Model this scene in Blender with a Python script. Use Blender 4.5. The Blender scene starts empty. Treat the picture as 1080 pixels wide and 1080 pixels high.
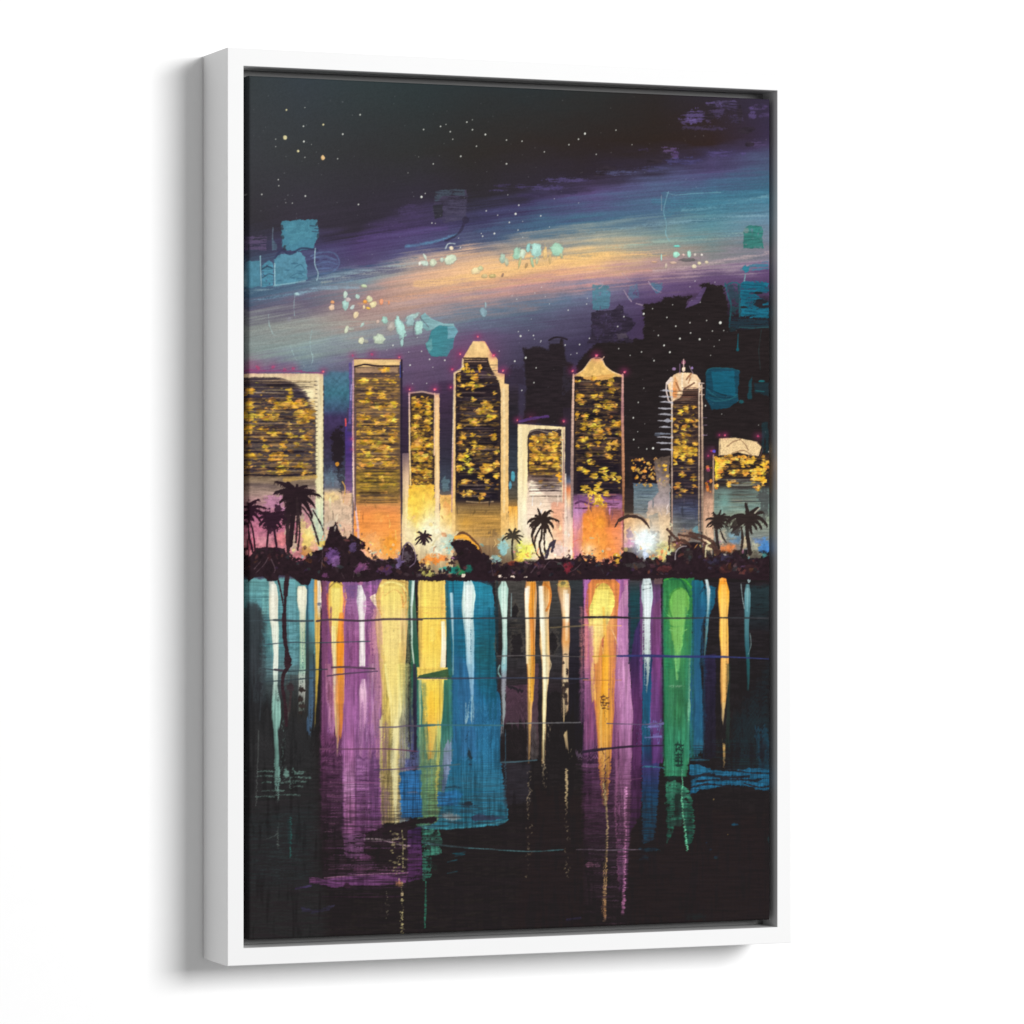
import math, numpy as np
# ----------------------------------------------------------------------------
# THE PICTURE ON THE CANVAS: a small brush engine. Sheet coordinates (x 252-818,
# y 74-1000); every call below is one brush stroke, dab or glaze.
# ----------------------------------------------------------------------------
SS = 2
AX0, AY0, AX1, AY1 = 252, 72, 820, 1002
AW, AH = (AX1-AX0)*SS, (AY1-AY0)*SS
RNG = np.random.RandomState(7)
IMG = np.zeros((AH, AW, 3), np.float32)
HT = np.zeros((AH, AW), np.float32)
_cache = {}
def field(cx, cy, seed):
    k = (cx, cy, seed)
    if k in _cache: return _cache[k]
    r = np.random.RandomState(seed)
    out = np.zeros((AH, AW), np.float32); amp = 0
    for o, a in ((1, 1.0), (2, .5)):
        nx = int((AX1-AX0)/cx*o)+3; ny = int((AY1-AY0)/cy*o)+3
        L = r.rand(ny, nx).astype(np.float32)
        gx = np.arange(AW)/SS/cx*o; gy = np.arange(AH)/SS/cy*o
        ix = gx.astype(int); iy = gy.astype(int)
        fx = (gx-ix).astype(np.float32); fy = (gy-iy).astype(np.float32)
        fx = fx*fx*(3-2*fx); fy = fy*fy*(3-2*fy)
        R0 = L[iy]; R1 = L[iy+1]; R = R0*(1-fy)[:, None]+R1*fy[:, None]
        out += a*(R[:, ix]*(1-fx)+R[:, ix+1]*fx); amp += a
    out /= amp
    out = np.clip((out-.5)*1.5+.5, 0, 1)
    _cache[k] = out
    return out
FINE = field(.9, .9, 1); MID = field(3.2, 3.2, 2); BIG = field(14, 14, 3)
HS = field(26, .9, 4); VS = field(1.1, 60, 5); HS2 = field(9, 1.3, 6); VS2 = field(2.2, 22, 7)
EDGE = field(1.2, 1.0, 8)*.4+field(4.5, 3.2, 18)*.6; EDGE2 = field(1.3, 1.1, 9)*.5+field(6, 4, 19)*.5
def tex(kind):
    return {'h': HS, 'v': VS, 'm': MID, 'f': FINE, 'h2': HS2, 'v2': VS2, 'b': BIG}[kind]
def reg(x0, y0, x1, y1, pad=3):
    i0 = max(0, int((y0-pad-AY0)*SS)); i1 = min(AH, int((y1+pad-AY0)*SS)+1)
    j0 = max(0, int((x0-pad-AX0)*SS)); j1 = min(AW, int((x1+pad-AX0)*SS)+1)
    if i1 <= i0 or j1 <= j0: return None
    Y, X = np.mgrid[i0:i1, j0:j1].astype(np.float32)
    return (slice(i0, i1), slice(j0, j1)), X/SS+AX0+.25, Y/SS+AY0+.25
def sm(v, a, b):
    t = np.clip((v-a)/(b-a), 0, 1); return t*t*(3-2*t)
def put(sl, m, col, alpha=1, var=.1, t='h2', relief=0, dry=0, dt=None):
    if dry:
        n = tex(dt or t)[sl]*.7+FINE[sl]*.3
        m = m*sm(n, dry-.14, dry+.14)
    m = np.clip(m*alpha, 0, 1)[..., None]
    c = np.asarray(col, np.float32)
    if c.ndim == 1: c = np.broadcast_to(c, m.shape[:2]+(3,))
    if var: c = c*(1+var*2*(tex(t)[sl]-.5)+var*.5*(FINE[sl]-.5))[..., None]
    IMG[sl] = IMG[sl]*(1-m)+c*m
    if relief: HT[sl] = np.maximum(HT[sl]*(1-.6*m[..., 0]), m[..., 0]*relief*(.7+.6*tex(t)[sl]))
def grad(X, Y, stops, ax='y'):
    v = Y if ax == 'y' else X
    ks = [s[0] for s in stops]; cs = np.array([s[1] for s in stops], float)
    return np.stack([np.interp(v, ks, cs[:, k]) for k in range(3)], -1).astype(np.float32)
def P(pts, col, rough=.6, soft=.5, **k):
    """filled patch; col may be a colour or a list of (y, colour) stops"""
    xs = [p[0] for p in pts]; ys = [p[1] for p in pts]
    r = reg(min(xs), min(ys), max(xs), max(ys), 3+rough+soft)
    if r is None: return
    sl, X, Y = r
    ins = np.zeros(X.shape, bool); d2 = np.full(X.shape, 1e9, np.float32)
    n = len(pts)
    for i in range(n):
        ax, ay = pts[i]; bx, by = pts[(i+1) % n]
        ex, ey = bx-ax, by-ay
        L = ex*ex+ey*ey+1e-9
        t = np.clip(((X-ax)*ex+(Y-ay)*ey)/L, 0, 1)
        d2 = np.minimum(d2, (X-ax-t*ex)**2+(Y-ay-t*ey)**2)
        if ay != by:
            c = ((ay > Y) != (by > Y)) & (X < (bx-ax)*(Y-ay)/(by-ay)+ax)
            ins ^= c
    d = np.sqrt(d2); d = np.where(ins, -d, d)
    d = d+rough*2*(EDGE[sl]-.5)
    m = 1-sm(d, -soft, soft)
    if isinstance(col, list): col = grad(X, Y, col, k.pop('ax', 'y'))
    put(sl, m, col, **k)
def R(x0, y0, x1, y1, col, **k): P([(x0, y0), (x1, y0), (x1, y1), (x0, y1)], col, **k)
def S(pts, w, col, rough=.25, soft=.45, **k):
    """brush stroke along a polyline; w = width or list of widths"""
    if not isinstance(w, (list, tuple)): w = [w]*len(pts)
    mw = max(w)
    xs = [p[0] for p in pts]; ys = [p[1] for p in pts]
    r = reg(min(xs), min(ys), max(xs), max(ys), mw/2+2+rough)
    if r is None: return
    sl, X, Y = r
    best = np.full(X.shape, 1e9, np.float32)
    for i in range(len(pts)-1):
        ax, ay = pts[i]; bx, by = pts[i+1]
        ex, ey = bx-ax, by-ay; L = ex*ex+ey*ey+1e-9
        t = np.clip(((X-ax)*ex+(Y-ay)*ey)/L, 0, 1)
        d = np.sqrt((X-ax-t*ex)**2+(Y-ay-t*ey)**2)-(w[i]*(1-t)+w[i+1]*t)/2
        best = np.minimum(best, d)
    best = best+rough*2*(EDGE2[sl]-.5)
    m = 1-sm(best, -soft, soft)
    if isinstance(col, list): col = grad(X, Y, col, k.pop('ax', 'y'))
    put(sl, m, col, **k)
def curve(pts, n=8):
    out = []
    q = [pts[0]]+list(pts)+[pts[-1]]
    for i in range(1, len(q)-2):
        p0, p1, p2, p3 = [np.array(v, float) for v in q[i-1:i+3]]
        for k in range(n):
            t = k/n
            out.append(tuple(.5*((2*p1)+(-p0+p2)*t+(2*p0-5*p1+4*p2-p3)*t*t+(-p0+3*p1-3*p2+p3)*t**3)))
    out.append(tuple(pts[-1])); return out
def D(x, y, rx, ry, col, rot=0, rough=.35, soft=.25, lump=1, **k):
    """dab of paint with a ragged rim"""
    m_ = max(rx, ry)*(1+rough)+1.5
    r = reg(x-m_, y-m_, x+m_, y+m_, 1)
    if r is None: return
    sl, X, Y = r
    c, s = math.cos(rot), math.sin(rot)
    u = ((X-x)*c+(Y-y)*s)/rx; v = (-(X-x)*s+(Y-y)*c)/ry
    d = np.sqrt(u*u+v*v)+rough*2*((EDGE if lump else MID)[sl]-.5)
    px = .8/min(rx, ry)
    m = 1-sm(d, 1-max(soft, px*.5), 1+max(soft*.3, px*.5))
    if isinstance(col, list): col = grad(X, Y, col)
    put(sl, m, col, **k)
def dab(x, y, rx, ry, c, rot=0, e=1):
    c = np.array(c, float)
    D(x+.5*e, y+.6*e, rx*1.04, ry*1.04, c*.55+np.array([34,32,38]), rot=rot, rough=.35, alpha=.55, var=.05)  # offset dark rim: shade of the thick paint, put into the print colour
    D(x, y, rx, ry, c, rot=rot, rough=.35, var=.06, t='m', relief=.9)
    D(x-rx*.22, y-ry*.2, rx*.55, ry*.6, np.minimum(c*1.08+8, 250), rot=rot, rough=.5, soft=.5, alpha=.7, var=.05)  # paler offset core: highlight on the ridge, painted into the dab
def tone(x0, y0, x1, y1, k, piv, fade=2):
    sl, X, Y = reg(x0, y0, x1, y1, 0)
    e = np.clip(np.minimum(np.minimum(X-x0, x1-X), np.minimum(Y-y0, y1-Y))/fade, 0, 1)[..., None]
    piv = np.array(piv, np.float32)
    IMG[sl] = np.clip(IMG[sl]*(1-e)+(piv+(IMG[sl]-piv)*k)*e, 18, 252)
def glow(x, y, rx, ry, col, alpha=1, p=1.5):
    r = reg(x-rx*2, y-ry*2, x+rx*2, y+ry*2)
    if r is None: return
    sl, X, Y = r
    d2 = ((X-x)/rx)**2+((Y-y)/ry)**2
    put(sl, np.exp(-d2*p), col, alpha=alpha, var=.06, t='m')
def col_(keys, tx='v', dry0=0, dry1=0, rough=.5, soft=.7, alpha=1, var=.1, relief=.3, edge=None):
    """vertical reflection: keys = (y, x centre, width, colour)"""
    ys = [k[0] for k in keys]
    x0 = min(k[1]-k[2]/2 for k in keys); x1 = max(k[1]+k[2]/2 for k in keys)
    sl, X, Y = reg(x0, ys[0], x1, ys[-1], 3)
    xc = np.interp(Y, ys, [k[1] for k in keys]); w = np.interp(Y, ys, [k[2] for k in keys])
    C = grad(X, Y, [(k[0], k[3]) for k in keys])
    if edge is not None:
        e = np.clip(np.abs(X-xc)/(w/2+.1), 0, 1)**3
        C = C*(1-e[..., None]*.7)+np.array(edge, np.float32)*e[..., None]*.7
    d = np.abs(X-xc)-w/2+rough*2*(VS2[sl]*.6+EDGE[sl]*.4-.5)
    m = 1-sm(d, -soft, soft)
    m = m*sm(Y, ys[0]-.6, ys[0]+.8)*(1-sm(Y, ys[-1]-1, ys[-1]+1))
    if dry0 or dry1:
        th = np.interp(Y, [ys[0], ys[-1]], [dry0, dry1])
        n = tex(tx)[sl]*.65+FINE[sl]*.2+HS[sl]*.15
        m = m*sm(n, th-.12, th+.12)
    put(sl, m, C, alpha=alpha, var=var, t=tx, relief=relief)
def jit(c, a=12):
    return np.clip(np.array(c, float)+RNG.randn()*a+RNG.randn(3)*a*.4, 0, 255)
GOLD = [(220, 168, 48), (200, 144, 54), (232, 184, 70), (190, 146, 44), (214, 146, 66), (160, 118, 48), (186, 162, 56), (176, 126, 60)]
def gold(x0, y0, x1, y1, n, r0=1.2, r1=3.2, flat=1.0, seed=1, cols=GOLD, a=.9):
    rr = np.random.RandomState(seed)
    for i in range(n):
        r = r0+(r1-r0)*rr.rand()**1.8
        x = x0+r*.6+(x1-x0-r*1.2)*rr.rand(); y = y0+(y1-y0)*rr.rand()
        D(x, y, r*flat, r, jit(cols[rr.randint(len(cols))], 9), rough=.6, alpha=a*(.6+.4*rr.rand()), var=.22, t='m', relief=.5, dry=.12, dt='f')
def cluster(lst, seed=3, cols=GOLD):
    rr = np.random.RandomState(seed)
    for (x, y, rx, ry) in lst:
        k = int(4+rx*ry/3)
        for i in range(k):
            a = rr.rand()*6.28; q = math.sqrt(rr.rand())*.8
            r = .7+rr.rand()**1.5*min(rx, ry)*.42
            D(x+math.cos(a)*q*rx, y+math.sin(a)*q*ry, r*1.3, r, jit(cols[rr.randint(len(cols))], 9),
              rough=.55, alpha=.88, var=.24, t='m', relief=.6, dry=.1, dt='f')
def lines(x0, y0, x1, y1, n, cols, w=(.5, 1.3), seed=1, a=.7, full=.5, tilt=.01, dry=.0):
    rr = np.random.RandomState(seed)
    for i in range(n):
        y = y0+(y1-y0)*(i+rr.rand())/n
        L = (x1-x0)*(full+(1-full)*rr.rand()); xs = x0+(x1-x0-L)*rr.rand()
        k = (rr.rand()-.5)*tilt*2*L
        S([(xs, y), (xs+L*.5, y+(rr.rand()-.5)*1.2), (xs+L, y+k)], [w[0], w[0]+(w[1]-w[0])*rr.rand(), w[0]*.7],
          jit(cols[rr.randint(len(cols))], 7), alpha=a*(.6+.4*rr.rand()), var=.1, rough=.3, dry=dry, dt='f')

def smear(x0, y0, x1, y1, ax, ay, fx, fy, fade=0, mix=1.0):
    """drag the wet paint: every point takes its colour from a noisy distance away, inside the box"""
    sl, X, Y = reg(x0, y0, x1, y1, 0)
    dx = (fx[sl]-.5)*2*ax; dy = (fy[sl]-.5)*2*ay
    if fade:
        e = np.minimum(np.minimum(X-x0, x1-X), np.minimum(Y-y0, y1-Y))
        k = np.clip(e/fade, 0, 1); dx = dx*k; dy = dy*k
    h, w = X.shape
    jj = np.clip((X+dx-AX0)*SS, sl[1].start, sl[1].stop-1.01)-sl[1].start
    ii = np.clip((Y+dy-AY0)*SS, sl[0].start, sl[0].stop-1.01)-sl[0].start
    i0 = ii.astype(int); j0 = jj.astype(int)
    i1 = np.minimum(i0+1, h-1); j1 = np.minimum(j0+1, w-1)
    a = (ii-i0)[..., None]; b = (jj-j0)[..., None]
    src = IMG[sl].copy()
    out = (src[i0, j0]*(1-b)+src[i0, j1]*b)*(1-a)+(src[i1, j0]*(1-b)+src[i1, j1]*b)*a
    IMG[sl] = src*(1-mix)+out*mix
def wash(x0, y0, x1, y1, c, dry=.5, a=.7, dt='h2'):
    R(x0, y0, x1, y1, c, rough=.8, alpha=a, dry=dry, dt=dt, var=.3, t='m', relief=.3)
# ---------------------------------------------------------------- the night sky
XC = [257, 320, 380, 440, 500, 560, 625, 690, 750, 812]
SKY = [
 [(78,(56,62,64)),(160,(58,60,64)),(225,(52,50,54)),(262,(56,54,70)),(300,(72,104,126)),(315,(66,92,116)),(330,(95,90,110)),(345,(134,140,138)),(370,(138,150,148)),(386,(130,112,130)),(400,(110,60,110)),(620,(60,60,80))],
 [(80,(54,62,68)),(160,(54,56,58)),(238,(56,50,62)),(262,(68,66,100)),(285,(80,92,124)),(300,(92,116,136)),(320,(108,100,120)),(340,(150,150,146)),(365,(138,156,154)),(385,(112,128,142)),(405,(78,90,112)),(620,(70,60,80))],
 [(83,(50,60,62)),(160,(50,50,52)),(238,(52,46,58)),(256,(76,60,104)),(278,(90,80,116)),(294,(122,144,154)),(315,(158,128,130)),(338,(176,152,144)),(358,(140,148,152)),(382,(112,98,124)),(430,(60,60,92)),(620,(50,40,60))],
 [(86,(45,55,57)),(160,(48,48,48)),(213,(52,46,60)),(240,(76,62,104)),(262,(84,84,122)),(277,(180,158,148)),(300,(212,168,140)),(322,(176,148,144)),(344,(132,138,150)),(368,(108,88,116)),(440,(72,50,80)),(620,(50,40,60))],
 [(89,(44,50,52)),(160,(46,42,40)),(205,(46,42,48)),(236,(64,62,96)),(254,(84,92,120)),(268,(206,170,144)),(288,(238,190,138)),(312,(180,146,142)),(332,(106,122,140)),(356,(100,84,116)),(430,(62,48,70)),(620,(40,34,48))],
 [(92,(42,48,50)),(150,(46,40,38)),(192,(48,42,52)),(212,(66,60,96)),(240,(70,100,126)),(258,(160,152,142)),(278,(242,194,132)),(300,(196,148,142)),(324,(94,108,128)),(350,(80,74,100)),(385,(58,52,72)),(620,(40,30,40))],
 [(95,(42,44,44)),(150,(44,36,34)),(180,(46,38,48)),(205,(86,72,116)),(234,(72,108,132)),(254,(160,160,146)),(273,(248,200,132)),(296,(190,144,145)),(309,(110,118,144)),(325,(88,82,110)),(355,(60,52,78)),(620,(35,28,32))],
 [(98,(42,38,38)),(150,(44,34,30)),(176,(50,42,58)),(194,(80,88,122)),(222,(78,108,136)),(250,(130,150,146)),(273,(186,156,136)),(290,(160,126,138)),(298,(118,92,122)),(307,(95,75,115)),(330,(70,52,85)),(620,(34,27,28))],
 [(100,(46,40,50)),(148,(48,34,32)),(163,(58,50,78)),(180,(80,72,112)),(206,(66,112,136)),(238,(98,144,154)),(264,(124,130,128)),(283,(154,132,146)),(293,(96,76,108)),(305,(92,66,106)),(330,(40,30,38)),(620,(33,27,28))],
 [(104,(52,44,64)),(140,(54,44,70)),(153,(68,58,90)),(172,(74,90,118)),(200,(60,106,130)),(230,(106,136,158)),(260,(112,116,130)),(277,(148,132,152)),(290,(96,70,112)),(300,(84,62,100)),(330,(36,30,36)),(620,(32,27,28))],
]
def sky():
    n = len(SKY[0])
    yk = np.array([[s[0] for s in c] for c in SKY], float)
    ck = np.array([[s[1] for s in c] for c in SKY], float)
    Xs = np.arange(AW)/SS+AX0
    Yk = np.stack([np.interp(Xs, XC, yk[:, k]) for k in range(n)], 0)
    Ck = np.stack([np.stack([np.interp(Xs, XC, ck[:, k, c]) for c in range(3)], -1) for k in range(n)], 0)
    # long streaks that follow the tilt of the band
    yy, xx = np.mgrid[0:AH, 0:AW].astype(np.float32)
    sl = (-.13*xx+.00006*(xx-500)**2).astype(np.float32)
    src = np.clip(yy-sl-40, 0, AH-1).astype(int)
    H1 = np.take_along_axis(field(60, 1.4, 21), src, 0); H2 = np.take_along_axis(field(34, .8, 22), src, 0)
    H3 = np.take_along_axis(field(90, 5, 23), src, 0); B2 = field(20, 7, 24)
    Yv = yy/SS+AY0
    amt = sm(Yv, 200-(xx/SS)*.1, 260-(xx/SS)*.12)
    Yp = Yv+(H1-.5)*9*amt+(H3-.5)*10*amt+(B2-.5)*8+(H2-.5)*3
    out = np.zeros((AH, AW, 3), np.float32)
    for j in range(AW):
        for c in range(3):
            out[:, j, c] = np.interp(Yp[:, j], Yk[:, j], Ck[:, j, c])
    out *= (1+(H2-.5)*.08*(.35+amt*.65)+(H3-.5)*.10*amt+(FINE-.5)*.055)[..., None]
    IMG[:] = out
    # canvas print grain in the dark upper part
    HT[:] = H2*.06*amt
sky()
# lighter and darker long strokes in the milky band
def band(pts, w, col, a=.5, dry=.5):
    S(curve(pts), w, col, alpha=a, dry=dry, dt='h', rough=1.2, soft=1.6, var=.1, t='h')
band([(257,310),(300,300),(350,292),(400,283),(440,277)], 3, (150,175,182), .5, .4)
band([(262,318),(310,309),(350,301),(372,297)], 2.5, (120,150,170), .6)
band([(312,311),(330,306),(352,304),(378,303)], 2, (140,170,185), .7, .3)
band([(340,298),(380,290),(410,284),(440,279)], 3, (165,170,160), .5)
band([(257,296),(300,300),(350,287),(420,276),(440,272)], 2.2, (52,76,104), .6, .35)
band([(380,322),(440,312),(500,300),(560,292),(630,282)], 6, (226,160,120), .35)
band([(440,300),(500,292),(560,282),(640,270)], 8, (250,200,130), .45, .4)
band([(470,312),(540,302),(600,295),(690,284)], 3, (214,150,140), .4)
band([(590,272),(640,268),(700,268)], 5, (252,200,120), .4, .4)
band([(640,262),(690,256),(740,252),(790,246)], 4, (150,180,165), .45)
band([(690,285),(730,281),(770,274),(811,266)], 3.5, (190,165,165), .6, .4)
band([(700,276),(740,272),(811,262)], 3, (120,118,122), .5)
band([(620,244),(680,238),(740,232),(811,226)], 3, (140,175,185), .4)
band([(720,222),(760,217),(811,206)], 1.6, (150,185,190), .6, .45)
band([(735,222),(775,214),(811,209)], 2.4, (120,165,180), .5)
band([(690,212),(740,216),(811,212)], 6, (66,118,140), .5, .35)
band([(560,250),(620,242),(680,234)], 4, (68,100,124), .5, .4)
band([(428,260),(448,257),(468,252),(482,247)], 2.2, (90,135,165), .8, .2)
band([(500,245),(540,238),(600,236)], 5, (70,98,128), .4, .4)
band([(380,252),(420,246),(470,240)], 7, (84,66,116), .4, .4)
band([(480,330),(540,324),(600,316)], 5, (88,112,134), .5, .4)
band([(257,350),(300,345),(380,340),(420,342)], 5, (160,165,155), .4, .4)
band([(257,366),(330,356),(400,352)], 3, (150,160,156), .4, .5)
band([(640,300),(700,290),(760,284),(811,276)], 2, (175,140,160), .5, .5)
# ragged purple edge and block marks, upper right
for (x, y, rx, ry, c, a) in [(735,123,14,7,(84,70,118),.75),(725,127,9,4,(98,80,136),.6),(757,118,10,7,(70,58,92),.7),(772,112,9,6,(72,60,96),.5),
        (775,125,9,5,(66,56,88),.6),(752,110,10,2.4,(92,78,126),.7),(765,108,14,2,(88,76,120),.5),(745,135,22,2.5,(70,58,92),.6),
        (800,113,9,3,(80,64,106),.7),(793,121,4,6,(84,68,116),.7),(808,122,6,3,(78,62,104),.5),(706,158,8,3.2,(92,72,112),.8),
        (712,163,5,6,(88,66,116),.7),(680,158,6,1.6,(66,54,92),.6),(797,152,10,5,(78,62,100),.6),(765,162,18,4,(74,64,108),.7),
        (720,170,20,4,(66,62,104),.7),(690,178,16,3,(68,66,104),.5),(600,190,22,2.6,(76,66,108),.7),(575,198,24,3,(74,64,106),.7),
        (540,196,18,2,(66,56,92),.6),(560,206,16,2.5,(54,46,72),.7),(595,203,14,2.2,(50,44,66),.7),(525,201,8,1.5,(80,70,116),.6),(650,182,20,2.5,(80,84,120),.6)]:
    D(x, y, rx, ry, c, rough=.55, alpha=a, var=.2, t='h2', dry=.38, dt='h2')
for (x, y, rx, ry) in [(750,113,6,3.5),(748,123,7,4),(780,120,3,10),(787,137,8,4),(700,165,10,3),(690,170,9,2.5),(632,184,6,2.4),(790,152,5,3),(640,178,10,3)]:
    D(x, y, rx, ry, (46,38,46), rough=.5, alpha=.75, var=.2)
# left blocks of teal
TEAL = (76,138,158)
P([(296.5,233),(335,231),(336,250),(332,257),(331,262),(312,266),(297,261)], TEAL, rough=1.3, var=.05, t='m', relief=.5, alpha=.9)
P([(300,236),(330,235),(328,250),(306,258)], (84,144,160), rough=2, soft=2, alpha=.5, dry=.4, dt='m')
for _x,_y in [(297,240),(298,251),(300,261),(335,249),(334,236)]: D(_x,_y,1.6,2.4,(52,52,62),rough=.8,alpha=.7)
for (x, y, w) in [(327,238,6),(329,244,7),(332,241,5)]: S([(x,y),(x+w,y+.6)], 1.1, (52,62,80), alpha=.8)
P([(289,272),(296,268),(318,266),(323,275),(324,295),(306,300),(289,302)], (88,142,162), rough=1.1, var=.08, t='m', relief=.5, alpha=.92)
for _x,_y,_a in [(310,278,3),(315,286,4),(308,293,3),(294,296,2),(316,294,3),(303,285,2)]: D(_x,_y,_a,.8,(60,100,124),rough=.9,alpha=.7)
P([(257,276),(274,275),(275,302),(257,304)], (80,134,154), rough=.9, var=.07, t='m', relief=.4, alpha=.92)
P([(276,280),(284,274),(288,278),(288,301),(276,303)], (78,134,156), rough=.8, var=.14, relief=.6, dry=.25, dt='m')
S(curve([(276,284),(282,281),(287,283)]), 1.6, (50,72,92), alpha=.8); S(curve([(277,293),(283,289),(288,290)]), 1.4, (56,80,100), alpha=.7)
S([(274.5,270),(275.5,302)], 1.1, (140,180,190)); S([(289.6,278),(289.8,301)], 1.2, (150,190,200))
S([(289,301),(306,299),(322,296)], 1.2, (140,180,190), alpha=.8)
P([(262,250),(268,248),(281,249),(281,264),(263,263)], (88,74,104), rough=1, alpha=.8, dry=.4, dt='h2', var=.15)
S([(288,240),(287.4,250),(287.8,263)], [.6,1.4,1.6], (96,110,124), alpha=.8); P([(287,252),(292,258),(292,264),(287,264)], (80,100,118), rough=.8, alpha=.8)
S(curve([(290,272),(297,264),(306,268),(318,262),(335,264)]), [2.2]*33, (54,58,86), alpha=.8)
S(curve([(310,283),(317,279),(321,286),(315,289)]), 1, (62,104,128), alpha=.7); S(curve([(306,292),(314,288),(320,291)]), 1, (60,98,122), alpha=.6)
for q in ([(328,270),(340,266),(352,267),(357,273),(357,280),(350,287),(336,289)], [(330,272),(342,270),(354,274)], [(333,279),(345,276),(356,279)], [(334,284),(346,283),(354,284)]):
    S(curve(q), 1.6, (92,112,148), alpha=.65, rough=.5)
D(345, 278, 12, 8, (86,100,138), rough=.6, alpha=.5, dry=.4, dt='h2')
S(curve([(332.5,262),(332,278),(335.5,288),(334,296)]), 1.1, (150,180,190), alpha=.9)
for q in ([(311,311),(310,322),(310.5,333)], [(283,332),(284,342),(288,352),(292,354)], [(329,348),(327,360),(328,370),(330,378),(328,386)], [(306,364),(310,375),(313,380)]):
    S(curve(q), .8, (165,195,195), alpha=.55, rough=.6)
D(313, 310, 3, 1.6, (160,190,195), relief=.8); D(305,337,2,2.4,(150,150,160),alpha=.5)
# ghost square, dark
P([(460,201),(492,200),(493,214),(491,230),(470,236),(456,226)], (68,62,84), rough=1.2, alpha=.7, dry=.3, dt='h2', var=.22)
P([(459,202),(468,200),(490,200),(490,206),(466,207),(462,213),(459,212)], (64,80,88), rough=.9, alpha=.6, dry=.35, dt='h2')
P([(468,212),(492,211),(492,232),(470,234)], (74,70,92), rough=1, alpha=.55, dry=.35, dt='h'); P([(457,217),(467,216),(467,228),(459,231)], (44,44,48), rough=1, alpha=.7)
S(curve([(491,232),(486,243),(480,249),(470,254)]), [7,6,4]+[2.5]*22, (46,40,58), alpha=.6, rough=1)
D(430,222,10,7,(70,58,92),rough=.6,alpha=.6,dry=.4); D(412,238,16,6,(74,58,98),rough=.6,alpha=.5,dry=.4,dt='h')
# square overpaint, right of the band
P([(698,203),(702,202),(811,201),(811,222),(745,226),(712,224),(700,232)], (70,126,146), rough=1, alpha=.35, dry=.35, dt='h')
S([(697.5,206),(697.8,222)], .7, (150,170,175), alpha=.7); S(curve([(705,202),(702,212),(700,224),(703,236),(702,246),(706,254)]), .9, (130,180,190), alpha=.6)
S([(703,203),(712,206),(730,204),(760,203)], .8, (125,175,185), alpha=.5)
P([(786,240),(790,238),(803,238),(805,244),(804,250),(805,262),(784,262),(784,246)], (48,116,108), rough=1, alpha=.9, var=.15, dry=.2, dt='m', relief=.4)
D(787,243,3,3,(110,130,130),alpha=.8)
D(786,283,4.5,4,(48,120,140),rough=.5,relief=.4); P([(788,280),(800,277),(811,274),(811,284),(800,285),(790,286)], (56,118,142), rough=1.2, alpha=.8, dry=.4, dt='h')
S([(786,290),(784.5,300)], 1.4, (120,160,165), alpha=.9)
P([(625,300),(641,301),(644,308),(642,326),(625,327)], (76,130,144), rough=1, alpha=.75, dry=.2, dt='m', var=.12)
P([(664,302),(672,300),(674,314),(662,316)], (84,118,142), rough=1.4, alpha=.6, dry=.35, dt='m'); P([(685,299),(699,298),(699,306),(692,310)], (72,118,140), rough=1.4, alpha=.7, dry=.3, dt='m')
for q in ([(656,288),(662,294),(665,296)], [(684,297),(690,305),(697,308)], [(632,304),(636,300),(630,298)], [(658,306),(662,313),(666,318)], [(671,320),(678,322),(682,324)]):
    S(curve(q), 1, (170,150,165), alpha=.7, rough=.6)
# dark squares above the roofs
DK = (36,29,30)
P([(678,357),(679,340),(677,328),(680,321),(697,319),(701,313),(729,313),(724,321),(738,318),(742,306),(737,301),(745,299),(762,301),(767,320),(769,345),(790,348),(814,343),(814,560),(600,560),(600,430),(610,380),(630,361)], DK, rough=2.2, soft=.9, var=.12, t='h2')
P([(728,330),(724,322),(731,316),(738,318),(741,311)], (86,66,104), rough=.8, alpha=.0001)
P([(742,302),(745,303),(738,319),(730,323),(723,325),(727,318),(733,315)], (88,68,108), rough=.8, alpha=.9)
P([(552,368),(566,366),(579,368),(580,357),(594,356),(597,380),(604,384),(604,450),(552,446),(555,404)], (38,30,33), rough=1.8, soft=1.4, var=.16, alpha=.93)
P([(532,392),(540,384),(552,386),(553,406),(534,404)], (52,42,58), rough=1.5, alpha=.8, dry=.25, dt='m')
P([(580,356),(592,356),(590,362),(580,363)], (70,64,88), rough=.8, alpha=.8); S(curve([(579,359),(585,356),(592,356),(598,358)]), 1.8, (40,32,40))
P([(594,383),(603,390),(603,410),(592,420)], (50,44,56), rough=1.5, alpha=.6, dry=.35, dt='m')
P([(624,329),(634,328),(650,326),(652,320),(657,322),(658,330),(667,336),(670,343),(660,352),(669,361),(620,362),(624,345)], (46,38,52), rough=1.8, alpha=.9, dry=.2, dt='m', var=.2)
for (x,y,rx,ry) in [(636,336,9,4),(648,345,9,5),(630,350,6,6),(662,332,6,4)]: D(x,y,rx,ry,(68,56,86),rough=.8,alpha=.55,dry=.4,dt='m')
P([(650,352),(660,351),(662,356),(652,358)], (86,76,88), alpha=.7, rough=.8)
P([(781,301),(786,296),(811,298),(811,308),(798,311),(811,318),(811,335),(800,336),(781,333)], (26,98,120), rough=1.8, var=.14, dry=.2, dt='h2', relief=.4)
for _k in range(9): S([(783+RNG.rand()*6,300+_k*4),(796+RNG.rand()*14,300+_k*4+RNG.randn())],1+RNG.rand(),(22,70,90),alpha=.6,rough=.8)
for (x,y,rx,ry) in [(802,318,8,4),(800,309,5,1.4),(784,324,4,1),(806,323,7,2)]: D(x,y,rx,ry,(38,30,34),rough=.6,alpha=.9)
for q in ([(765,299),(768,312),(771,322),(769,345)], [(764,302),(773,298),(781,300)], [(779,300),(780,318),(780,334)]):
    S(curve(q), 1.5, (34,96,104), alpha=.75, rough=.8)
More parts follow.
